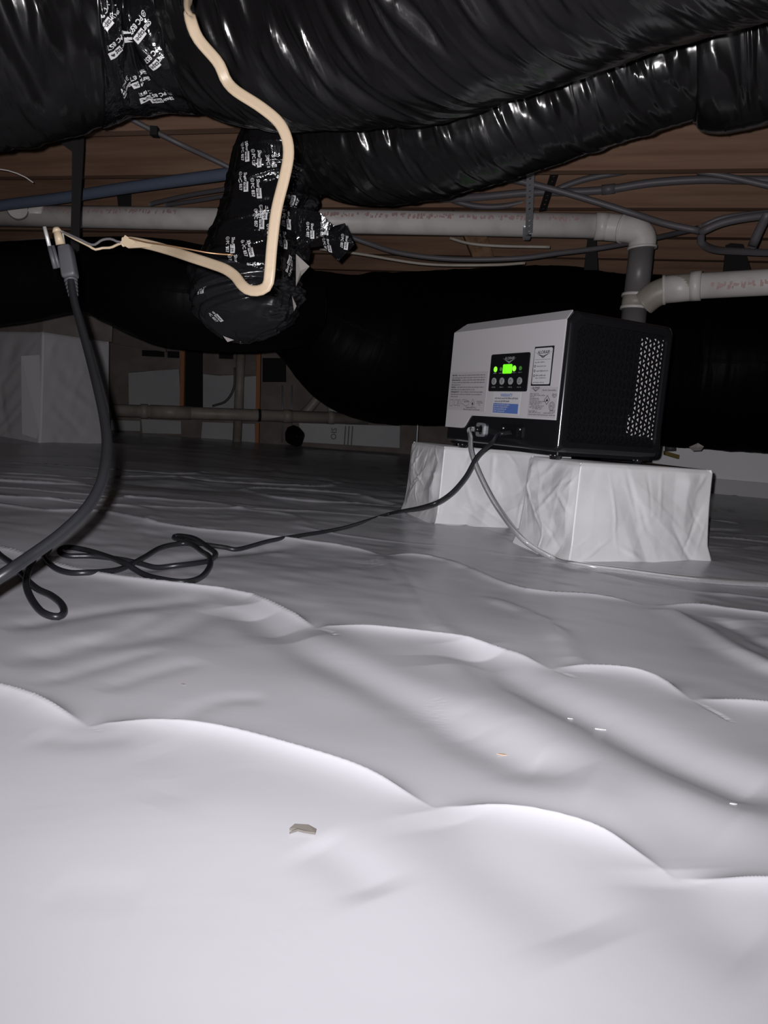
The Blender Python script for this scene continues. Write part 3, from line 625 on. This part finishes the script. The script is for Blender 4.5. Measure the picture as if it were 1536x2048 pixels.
# ------------------------------------------------------------------ drain hose and power cord
def onf(x, y, lift): p = PZ(x, y, lift*.6); p[2] = fz(p[0], p[1])+lift; return p
hose = [mw(.171, -.006, .036), mw(.165, -.030, .034), PY(941, 875, 1.83), PY(943, 905, 1.79), PY(962, 955, 1.74), PY(995, 1015, 1.68), PY(1045, 1078, 1.60), onf(1105, 1120, .010), onf(1150, 1134, .008), onf(1240, 1146, .007), onf(1380, 1160, .007), onf(1540, 1168, .007), onf(1750, 1180, .007)]
tag(tube('drain_hose', hose, .0062, M_HOSE, n=14, step=.01), 'clear plastic drain hose from the dehumidifier down over the floor', 'hose')

z2 = lambda x, y, l=.006: onf(x/3.072, 1000+y/3.072, l)
cord = [PY(141, 556, .97), PY(148, 600, .94), PY(160, 645, .90), PY(178, 710, .84), PY(196, 780, .77), PY(209, 840, .72), PY(214, 890, .68), PY(208, 945, .64), PY(194, 985, .62), PY(166, 1026, .60), PY(118, 1071, .58), PY(60, 1113, .56), PY(0, 1153, .54), PY(-70, 1195, .54),
        PY(-170, 1220, .62), PY(-190, 1160, .85), onf(-110, 1085, .01), z2(-120, 270), z2(0, 345), z2(80, 405), z2(160, 490), z2(230, 552), z2(310, 592), z2(375, 645), z2(392, 690), z2(345, 715), z2(255, 690), z2(185, 610, .010), z2(160, 530, .017), z2(180, 440, .017), z2(235, 345, .012), z2(292, 285, .014), z2(312, 278, .012), z2(300, 310, .006), z2(272, 360), z2(330, 430), z2(420, 460), z2(520, 467), z2(640, 452), z2(750, 425), z2(880, 358, .010), z2(980, 305, .010), z2(1080, 278, .010), z2(1170, 278, .012), z2(1240, 315, .014), z2(1285, 370, .014), z2(1285, 430, .010), z2(1230, 492), z2(1130, 525), z2(1000, 508), z2(880, 468), z2(760, 408, .017), z2(640, 355, .015), z2(520, 318, .012), z2(410, 302, .012), z2(365, 320, .009), z2(410, 346), z2(560, 348), z2(720, 362), z2(850, 382, .006), z2(960, 402), z2(1080, 410), z2(1200, 400), z2(1290, 380, .006), z2(1322, 345, .012), z2(1290, 300, .017), z2(1200, 250, .017), z2(1115, 222, .012), z2(1072, 222, .008), z2(1085, 236, .006), z2(1230, 268, .007), z2(1380, 285), z2(1470, 288),
        onf(540, 1084, .006), onf(600, 1074, .006), onf(690, 1058, .006), onf(780, 1030, .008), PY(850, 1013, 1.66), PY(895, 992, 1.66), PY(930, 955, 1.68), PY(955, 912, 1.70), PY(985, 885, 1.72), mw(.290, -.030, .028), mw(.316, -.009, .036)]
ec = thing('power_cord', 'black power cord looping over the floor from its raised plug to the dehumidifier', 'power cord', onf(400, 1150, 0))
tube('cord', cord, .0047, M_CORD, ec, n=12, step=.007)
# plug: body, strain relief, two blades and the ground pin; it points up
pd = PY(127, 470, .985)-PY(141, 556, .97); pd /= np.linalg.norm(pd); pw = np.cross(pd, _F); pw /= np.linalg.norm(pw); pn = np.cross(pw, pd); p0 = PY(141, 556, .97)
def loft(secs, m, name, parent, nn=20, pw_=4):
    Vv = []
    for t, a, b in secs:
        for i in range(nn):
            th = 2*pi*i/nn; cx = np.sign(cos(th))*abs(cos(th))**(2/pw_); cy = np.sign(sin(th))*abs(sin(th))**(2/pw_); Vv.append(p0+pd*t+pw*a*cx+pn*b*cy)
    Ff = [tuple(f) for f in grid_faces(len(secs), nn, True)]+[tuple(range(nn)), tuple(range(len(Vv)-1, len(Vv)-nn-1, -1))]
    return MB().add(Vv, Ff).build(name, m, parent)
pl = loft([(-.001, .0055, .0055), (.001, .0085, .008), (.004, .0090, .0085), (.030, .0085, .0085), (.0405, .0080, .0085), (.0415, .0072, .0078)], M_PLUG, 'plug_body', ec, pw_=6)
for k in range(5): loft([(-.0045-.0048*k, .0082-.0005*k, .0080-.0005*k), (-.0018-.0048*k, .0082-.0005*k, .0080-.0005*k)], M_PLUG, 'relief_ring', pl, 14, 2)
s_ = (1 if (pw@_R) > 0 else -1)
bl = MB()
def bar(c0, t0, t1, a, b, dn=0.): 
    o_ = p0+pw*s_*c0+pn*dn; P = [o_+pd*t0+pw*sa*a+pn*sb*b for sa, sb in ((-1,-1),(1,-1),(1,1),(-1,1))]; bl.prism(P, pd*(t1-t0))
bar(-.003, .040, .062, .0026, .0008, .002); bl.build('plug_blade', M_CHROME, pl, smooth=False)
g0_ = PY(111, 537, .985); g1_ = PY(99, 493, .985); g2_ = PY(89, 454, .985)
MB().cyl(g1_, g2_, .0024, 12).build('ground_pin', M_CHROME, pl)
MB().cyl(g0_, g1_, .0030, 12).cyl(g0_+pw*s_*.0045, g1_+pw*s_*.0045, .0022, 12).build('pin_sleeve', M_PLUG, pl)
loft([(.026, .0155, .003), (.030, .016, .004), (.034, .0155, .003)], M_PLUG, 'plug_face', pl, 16, 2) if False else None
MB().cyl(PY(121, 489, .975), PY(114, 462, .975), .0056, 14, r2=.0048).cyl(PY(114.5, 464, .975), PY(112, 456, .975), .0058, 14, r2=.0042).build('pale_wire_cap', M_CABLE, pl)

# ------------------------------------------------------------------ the pale flat cable
ew = thing('flat_cable', 'cream flat electrical cable hanging in front of the ducts with stripped wires', 'cable', PY(535, 580, .83))
cab = [(384,-60,.70),(377,-10,.75),(378,25,.78),(395,75,.8),(436,125,.82),(452,160,.83),(472,182,.83),(520,213,.83),(556,243,.83),(573,275,.83),(577,310,.83),(569,355,.83),(553,420,.83),(544,490,.83),(539,550,.83),(534,572,.832),(518,581,.836),(498,580,.84),(484,570,.845),(470,552,.855),(450,538,.865),(420,527,.88),(380,514,.9),(340,501,.93),(300,490,.95),(262,483,.965),(246,484,.97)]
P3 = np.array([PY(*p) for p in cab]); jk = tube('cable_jacket', P3, 0, M_CABLE, ew, n=20, step=.006, ref=_F, flat=(.0060, .0030))
sheet('torn_sheath', [(262,478,.955),(250,470,.95),(240,486,.955),(256,496,.955),(300,494,.945),(310,486,.945),(285,483,.948)], M_CABLE, jk, .003)
W3 = lambda pts: [PY(*p) for p in pts]
tube('white_conductor', W3([(262,484,.965),(238,488,.968),(222,495,.97),(205,496,.97),(190,499,.968),(178,492,.968),(150,478,.97),(125,464,.972)]), .0016, M_CABLE, ew, n=8, step=.004)
tube('black_conductor', W3([(262,482,.965),(238,484,.962),(222,478,.962),(204,480,.963),(186,490,.964),(160,479,.964),(140,470,.967),(124,463,.97)]), .0016, M_GCAB, ew, n=8, step=.004)
tube('ground_conductor', W3([(258,476,.95),(290,484,.93),(330,490,.91),(370,497,.90),(420,506,.90),(466,510,.91)]), .0009, M_COPPER, ew, n=6, step=.006)

# ------------------------------------------------------------------ drain pipes
def pipe_parts(e, a, b, r, m=M_PVC, name='pipe'): return MB().cyl(a, b, r, 28).build(name, m, e)
def smooth_cyl(o):
    for p in o.data.polygons: p.use_smooth = len(p.vertices) == 4
    return o
def elbow(name, pts, r, m, e):
    return tube(name, pts, r, m, e, n=28, step=.008)
def ring(name, c, d, r, l, m, e):
    d = np.array(d)/np.linalg.norm(d); return smooth_cyl(MB().cyl(c-d*l/2, c+d*l/2, r, 28).build(name, m, e))
RP = .0435
ep = thing('drain_pipe', 'long white plastic drain pipe under the joists, with elbow, grey riser and right branch', 'pipe', PY(1276, 480, 2.8))
A0 = PY(-260, 426, 3.35); A1 = PY(1190, 452, 2.86); A2 = PY(1278, 462, 2.80); dr = (A1-A0)/np.linalg.norm(A1-A0)
smooth_cyl(pipe_parts(ep, A0, A1, RP))
ring('coupling', PY(1203, 453, 2.85), dr, .0485, .045, M_PVC, ep)
Q = [PY(1215, 454, 2.845), PY(1245, 457, 2.825), PY(1270, 461, 2.80), PY(1284, 474, 2.79), PY(1284, 496, 2.79)]
elbow('elbow', Q, .0475, M_PVC, ep)
ring('elbow_rim', Q[1], Q[2]-Q[1], .0515, .008, M_PVC, ep); ring('elbow_rim', Q[4], Q[4]-Q[3], .0515, .008, M_PVC, ep)
R0 = PY(1284, 490, 2.79); R1 = np.array([R0[0], R0[1], PY(1264, 590, 2.79)[2]]); R2 = np.array([R0[0], R0[1], PY(1240, 720, 2.79)[2]])
smooth_cyl(pipe_parts(ep, R0, R1, .0435, M_PVCG, 'riser')); 
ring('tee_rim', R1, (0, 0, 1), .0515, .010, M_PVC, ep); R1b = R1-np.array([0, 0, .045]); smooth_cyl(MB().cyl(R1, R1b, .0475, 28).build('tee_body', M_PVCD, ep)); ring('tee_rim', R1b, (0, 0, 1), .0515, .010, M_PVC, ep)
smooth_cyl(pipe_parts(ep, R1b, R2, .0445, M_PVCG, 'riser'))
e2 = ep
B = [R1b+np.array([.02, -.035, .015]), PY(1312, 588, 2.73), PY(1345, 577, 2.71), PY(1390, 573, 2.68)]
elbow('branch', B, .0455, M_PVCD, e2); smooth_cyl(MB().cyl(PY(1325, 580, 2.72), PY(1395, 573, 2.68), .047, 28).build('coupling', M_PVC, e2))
ring('coupling_rim', PY(1328, 580, 2.72), PY(1395, 573, 2.68)-PY(1325, 580, 2.72), .0515, .010, M_PVC, e2); ring('coupling', PY(1392, 572, 2.675), PY(1500, 565, 2.6)-PY(1392, 572, 2.675), .0505, .034, M_PVC, e2)
smooth_cyl(pipe_parts(e2, PY(1380, 573, 2.69), PY(1900, 545, 2.45), RP))
# faded red lettering, worn past reading: small marks lying on the pipes
def pipe_print(parent, a, b, r, f0, f1, up, hh, seed, n):
    r_ = random.Random(seed); g = MB(); d = (b-a); Lp = np.linalg.norm(d); d = d/Lp; tow = CAM-(a+b)/2; tow -= d*(tow@d); tow /= np.linalg.norm(tow); upv = np.cross(d, tow); upv *= np.sign(upv[2])
    for i in range(n):
        s = Lp*(f0+(f1-f0)*(i+r_.uniform(-.3, .3))/n)
        if r_.random() < .15: continue
        for k in range(r_.choice([2, 3, 3])):
            an = up+r_.uniform(-.5, .5)*hh; wdt = r_.uniform(.003, .010); ht = hh*r_.uniform(.4, 1.0); s2 = s+r_.uniform(-.005, .005)
            Pt = [a+d*(s2+u)+(tow*cos(an+v)+upv*sin(an+v))*(r+.0006) for u, v in ((0, -ht/2), (wdt, -ht/2), (wdt, ht/2), (0, ht/2))]; g.add(Pt, [(0, 1, 2, 3)])
    return g.build('faded_print', M_RED, parent, smooth=False, kind='stuff')
pipe_print(ep, A0, A1, RP, .22, .47, .62, .36, 1, 52); pipe_print(ep, A0, A1, RP, .66, .985, .62, .34, 2, 66)
pipe_print(e2, PY(1380, 573, 2.69), PY(1900, 545, 2.45), RP, .09, .45, -.05, .34, 3, 22)
# cleanout end drawn on the pipe at the left
q = PY(43, 428, 3.235); sd_ = np.array([.25, -1, .05]); sd_ /= np.linalg.norm(sd_); smooth_cyl(MB().cyl(q, q+sd_*.075, .038, 24).build('branch_stub', M_PVC, ep))
ring('stub_rim', q+sd_*.064, sd_, .0425, .006, M_GCAB, ep); ring('coupling', PY(66, 427, 3.228), dr, .0475, .14, M_PVC, ep)

# ------------------------------------------------------------------ hanger straps
def perf_strap(name, top, bot, wd, m, label, wrap=None):
    e = thing(name, label, 'strap', top); d = bot-top; Ls = np.linalg.norm(d); d = d/Ls; sx = np.cross(d, _F); sx /= np.linalg.norm(sx); nz_ = np.cross(sx, d)
    g = MB(); pt = .025; k = max(1, int(Ls/pt)); pt = Ls/k
    for i in range(k):
        c = top+d*(i+.5)*pt; sq = []; ho = []
        for j in range(16):
            a = 2*pi*j/16; cs, sn = cos(a), sin(a); mxx = max(abs(cs), abs(sn)); sq.append(c+sx*cs/mxx*wd/2+d*sn/mxx*pt/2); ho.append(c+sx*cs*.0042+d*sn*.0042)
        for off, fl_ in ((0, 0), (.0011, 1)):
            b_ = [p+nz_*off for p in sq+ho]; g.add(b_, [(j, (j+1) % 16, 16+(j+1) % 16, 16+j) for j in range(16)])
    g.build('strap_band', m, e, smooth=False); return e
s1 = perf_strap('perforated_strap', PY(1062, 312, 2.46), PY(1058, 468, 2.75), .027, M_GALV, 'galvanised perforated strap hanging in front of the long white drain pipe')
q = PY(1058, 468, 2.75); tube('strap_return', [q, q+np.array([0, .03, -.012]), q+np.array([0, .07, .0]), q+np.array([0, .095, .05])], 0, M_GALV, s1, n=8, ref=(1., 0, 0.), flat=(.0007, .0135) if False else (.0012, .013))
perf_strap('perforated_strap', PY(1122, 306, 2.46), PY(1085, 422, 2.76), .027, M_DARK, 'dark perforated strap slanting behind the galvanised one')
def web(name, px, Y, m, label, th=.004, cat='strap'):
    o = MB().prism([PY(x, y_, Y) for x, y_ in px], (0, th, 0)).build(name, m, None, smooth=False); return tag(o, label, cat)
web('hanging_strap', [(124,262),(168,256),(167,300),(160,420),(158,500),(150,508),(140,500),(143,400),(144,302),(118,284)], 2.02, M_DARK, 'wide black strap hanging down past the white pipe at the left')
web('hanger_strap', [(1176,470),(1192,470),(1196,540),(1168,540)], 2.95, M_DARK, 'black hanger strap above the insulated duct, left of the elbow')
web('hanger_strap', [(1452,490),(1462,486),(1486,488),(1504,548),(1446,548)], 2.92, M_DARK, 'black hanger strap above the pipe at the right edge')
web('hanger_strap', [(232,372),(262,372),(262,412),(236,412)], 3.3, M_DARK, 'short black strap behind the blue pipe, over the drain pipe')
web('wood_brace', [(888,372),(938,366),(990,520),(950,525)], 3.34, M_SUB, 'dark wooden brace slanting down behind the white drain pipe', .038, 'brace')

# ------------------------------------------------------------------ cables and tubes under the joists
def run(name, pts, r, m, label, cat='cable', n=10): return tag(tube(name, [PY(*p) for p in pts], r, m, n=n, step=.02), label, cat)
run('blue_pipe', [(-120,432,2.9),(0,411,2.8),(120,396,2.7),(250,376,2.6),(380,358,2.5),(480,344,2.42),(600,325,2.36)], .0185, M_BLUE, 'blue-grey water pipe at the left, sloping up to the taped elbow', 'pipe', 16)
run('grey_cable', [(950,352,2.62),(1010,357,2.62),(1080,372,2.6),(1160,394,2.58),(1260,425,2.55),(1330,447,2.5),(1400,462,2.46)], .0105, M_GCAB, 'grey cable crossing diagonally down to the right behind the straps')
cu = thing('grey_conduit', 'grey conduit with a coupling, rising to the right above the drain pipe', 'conduit', PY(1215, 378, 2.75))
tube('conduit', [PY(*p) for p in ((880,398,2.9),(960,394,2.85),(1060,385,2.8),(1140,384,2.76),(1215,379,2.72),(1300,366,2.68),(1400,359,2.62),(1500,360,2.55),(1640,362,2.5))], .0135, M_GCAB, cu, n=14, step=.02)
smooth_cyl(MB().cyl(PY(1203, 380, 2.725), PY(1230, 377, 2.71), .0165, 16).build('conduit_coupling', M_GCAB, cu))
run('grey_cable', [(1398,466,2.46),(1440,447,2.44),(1490,436,2.42),(1560,428,2.4)], .0125, M_GCAB, 'short thick grey cable at the right edge, rising from the crossing')
run('grey_cable', [(1404,452,2.50),(1450,434,2.47),(1536,424,2.45),(1600,420,2.4)], .0075, M_GCAB, 'thin grey cable at the right edge, just above the thick one')
run('grey_cable', [(690,470,2.95),(740,488,2.95),(800,506,2.93),(900,518,2.9),(1030,517,2.87),(1120,506,2.87),(1200,496,2.88),(1300,478,2.88),(1398,456,2.6)], .0095, M_GCAB, 'grey cable sagging in a long curve below the drain pipe')
run('grey_cable', [(1402,470,2.40),(1403,486,2.41),(1430,499,2.5),(1480,503,2.55),(1600,508,2.6)], .0115, M_GCAB, 'grey cable bending down to the right under the crossing')
run('grey_cable', [(640,498,3.02),(720,508,3.02),(850,528,3.0),(980,530,2.98),(1050,526,2.98)], .0055, M_PVCD, 'thin pale cable lowest under the drain pipe')
run('grey_cable', [(1090,392,2.88),(1130,372,2.86),(1180,356,2.84),(1250,343,2.80),(1300,330,2.78)], .0115, M_GCAB, 'short grey cable curving up from the straps to the joist')
run('grey_cable', [(850,372,2.98),(900,398,2.97),(950,412,2.96),(1010,412,2.95),(1085,394,2.93)], .0110, M_GCAB, 'grey cable dipping between the duct and the straps')
run('grey_cable', [(1395,343,2.46),(1450,352,2.44),(1540,372,2.4),(1600,384,2.38)], .0095, M_GCAB, 'grey cable leaving the frame at the upper right')
run('grey_pipe_stub', [(1504,494,2.3),(1518,462,2.3),(1534,430,2.3)], .0135, M_GCAB, 'short grey pipe stub slanting at the right edge', 'pipe', 12)
run('grey_cable', [(250,232,2.20),(300,258,2.22),(360,288,2.24),(420,316,2.3),(490,350,2.34)], .0070, M_GCAB, 'grey cable stapled under the joist, sloping to the taped elbow')
st_ = MB().box((-.010, -.010, -.012), (.010, .010, .012)).build('cable_staple', M_DARK, None, smooth=False); st_.location = tuple(PY(309, 263, 2.215)); tag(st_, 'black staple clip holding the cable under the joist', 'clip')
run('grey_cable', [(300,408,2.9),(370,392,2.8),(440,380,2.7),(520,368,2.6)], .0080, M_GCAB, 'dim grey cable below the blue pipe at the elbow')
run('grey_cable', [(330,410,3.0),(400,400,2.9),(480,386,2.8),(560,372,2.7)], .0080, M_GCAB, 'dim grey cable, lower of the two under the blue pipe')
run('pale_string', [(-20,336,2.3),(20,342,2.32),(50,354,2.34),(66,365,2.36)], .0018, M_PVC, 'thin pale string hanging at the far left', 'string', 6)
run('pale_cable', [(900,476,3.05),(940,487,3.04),(1000,492,3.03),(1100,494,3.0)], .006, M_PVCD, 'dim tan cable just under the white drain pipe')

# ------------------------------------------------------------------ far piers and pipes
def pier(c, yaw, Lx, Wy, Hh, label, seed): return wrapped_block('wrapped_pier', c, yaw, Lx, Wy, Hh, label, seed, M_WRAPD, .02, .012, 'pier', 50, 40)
p2 = PZ(82, 886); e_, b0, ax_, ay_ = pier(p2[:2], rad(60), .44, .80, .605, 'grey plastic-wrapped pier at the far left with a concrete top', 21)
cap = MB().box((-.01, -.01, 0), (.45, .81, .49)).build('pier_cap', M_CONC, e_, smooth=False, local=True)
cap.location = (0, 0, .605); cap.rotation_euler = (0, 0, rad(60))
MB().prism([PY(42,712,4.16), PY(78,710,4.16), PY(82,880,4.13), PY(44,868,4.15)], (0, .012, 0)).build('wrap_flap', M_WRAPD, e_, smooth=False)
pf = thing('foam_clad_pier', 'low foam-clad pier by the back wall with grey lettering', 'pier', PY(700, 890, 5.95))
MB().prism([PY(598,846,5.95), PY(800,852,5.95), PY(799,896,5.95), PY(600,884,5.95)], (0, .2, 0)).build('foam_block', M_FOAM, pf, smooth=False)
Vt, Ft = text_geo('OIS', .062, .014); o_ = PY(672, 880, 5.945); g = MB()
g.add([o_+np.array([-p[1], -.001, p[0]]) for p in Vt], Ft)
for k in range(3): a = PY(690+k*7, 852, 5.944); g.add([a, a+np.array([.010, 0, 0]), a+np.array([.010, 0, -.15]), a+np.array([0, 0, -.15])], [(0, 1, 2, 3)])
g.build('foam_print', M_GCAB, pf, smooth=False)
eb = thing('drain_pipe', 'long dirty white drain pipe along the far back wall near the floor', 'pipe', PY(420, 825, 5.3))
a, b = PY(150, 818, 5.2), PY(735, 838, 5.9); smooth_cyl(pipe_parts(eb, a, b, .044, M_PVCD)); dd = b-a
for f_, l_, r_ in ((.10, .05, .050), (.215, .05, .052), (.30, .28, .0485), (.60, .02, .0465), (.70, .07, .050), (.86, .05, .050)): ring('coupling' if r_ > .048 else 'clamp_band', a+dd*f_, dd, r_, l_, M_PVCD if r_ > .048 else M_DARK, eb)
ev = thing('vertical_pipe', 'upright white pipe against the far back wall with a curved cable', 'pipe', PY(478, 815, 6.0))
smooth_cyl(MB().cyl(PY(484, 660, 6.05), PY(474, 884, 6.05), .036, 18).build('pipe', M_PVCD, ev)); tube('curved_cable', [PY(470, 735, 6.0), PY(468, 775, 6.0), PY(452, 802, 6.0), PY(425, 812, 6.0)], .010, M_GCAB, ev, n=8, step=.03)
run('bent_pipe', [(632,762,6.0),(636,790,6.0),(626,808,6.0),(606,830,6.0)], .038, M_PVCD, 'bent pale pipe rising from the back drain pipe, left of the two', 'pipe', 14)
run('foam_roll', [(662,768,6.02),(665,798,6.02),(667,840,6.02)], .042, M_FOAM, 'upright pale roll with red lettering beside the bent pipe', 'roll', 14)
tag(MB().prism([PY(664,790,6.10), PY(676,794,6.10), PY(690,826,6.10), PY(692,850,6.10), PY(662,850,6.10)], (0, .02, 0)).build('foam_scrap', M_FOAM, None, smooth=False), 'small pale foam scrap leaning behind the upright roll', 'scrap')
ek = thing('plastic_bundle', 'small crumpled shiny black bundle at the foot of the back wall', 'bundle', PY(590, 885, 5.8))
duct('film', [(582,852,5.8,.02),(586,862,5.8,.05),(592,876,5.8,.06),(598,892,5.8,.02)], M_TAPE, ek, nu=40, nv=30, ref=(0, 1., .1), wr=.15, crease=.1)
for px_ in (565, 584): tag(MB().cyl(PY(px_, 770, 6.1), PY(px_-1, 884, 6.1), .006, 8).build('metal_rod', M_GALV, None), 'thin metal rod at the back wall, %s of two' % ('left' if px_ < 570 else 'right'), 'rod')
run('metal_rod', [(836,842,5.6),(832,908,5.6)], .010, M_GALV, 'thin pale post behind the left wrapped block', 'rod', 8)
# small bits along the right wall
tag(MB().prism([PY(1331,902,4.0), PY(1359,910,4.0), PY(1358,918,4.0), PY(1331,910,4.0)], (0, .03, 0)).build('wood_scrap', mat('ochre_wood', (.20, .14, .04), .8), None, smooth=False), 'small ochre wood scrap by the white wall behind the dehumidifier', 'scrap')
tag(MB().cyl(PY(1341, 902, 4.1), PY(1341, 890, 4.1), .03, 14).build('pipe_stub', M_GCAB, None), 'small grey pipe stub above the ochre wood scrap', 'pipe')

# ------------------------------------------------------------------ bits on the floor
c = PZ(605, 1674); cz = fz(c[0], c[1]); ch = MB()
ch.prism([c+np.array(p) for p in ((-.0090, -.0005, cz+.0008), (-.006, .0035, cz+.002), (.003, .0035, cz+.0022), (.0088, .0010, cz+.001), (.0085, -.003, cz+.0006), (.001, -.0025, cz+.001), (-.0035, -.0015, cz+.0012), (-.0085, -.0045, cz+.0006), (-.004, -.0002, cz+.001))], (0, 0, .0016))
tag(ch.build('wood_chip', M_CHIP, None, smooth=False), 'small grey-brown chip lying on the bright near sheet', 'chip')
for px, py, wd, m, lb in ((1005, 1503, .0055, M_FLECK, 'tiny tan fleck on the sheet in the middle distance'), (1203, 1438, .006, M_FLECKW, 'tiny shiny white fleck in the fold at the right'), (1142, 1421, .003, M_FLECKW, 'tiny white fleck left of the shiny one'), (1465, 1617, .003, M_FLECKW, 'tiny white fleck near the right edge'), (367, 1373, .003, M_CHIP, 'tiny dark speck on the left part of the sheet')):
    c = PZ(px, py); z = fz(c[0], c[1]); g = MB(); g.prism([c+np.array((a*wd, b*wd, z+.0003)) for a, b in ((-.9, 0), (-.3, .25), (.4, .15), (.9, -.2), (.2, -.3), (-.4, -.2))], (0, 0, .0005))
    tag(g.build('fleck', m, None, smooth=False), lb, 'fleck')

# ------------------------------------------------------------------ groups of repeats
GR = {'flexible_duct': 'black flexible ducts under the joists', 'wrapped_block': 'wrapped blocks carrying the dehumidifier', 'drain_pipe': 'white plastic drain pipes', 'grey_cable': 'grey cables under the joists',
      'perforated_strap': 'perforated pipe straps', 'hanger_strap': 'black hanger straps', 'metal_rod': 'thin rods at the back wall', 'fleck': 'small flecks on the floor sheet'}
for o in list(SC.objects):
    b = o.name.split('.')[0]
    if o.parent is None and b in GR and 'label' in o.keys(): o['group'] = GR[b]
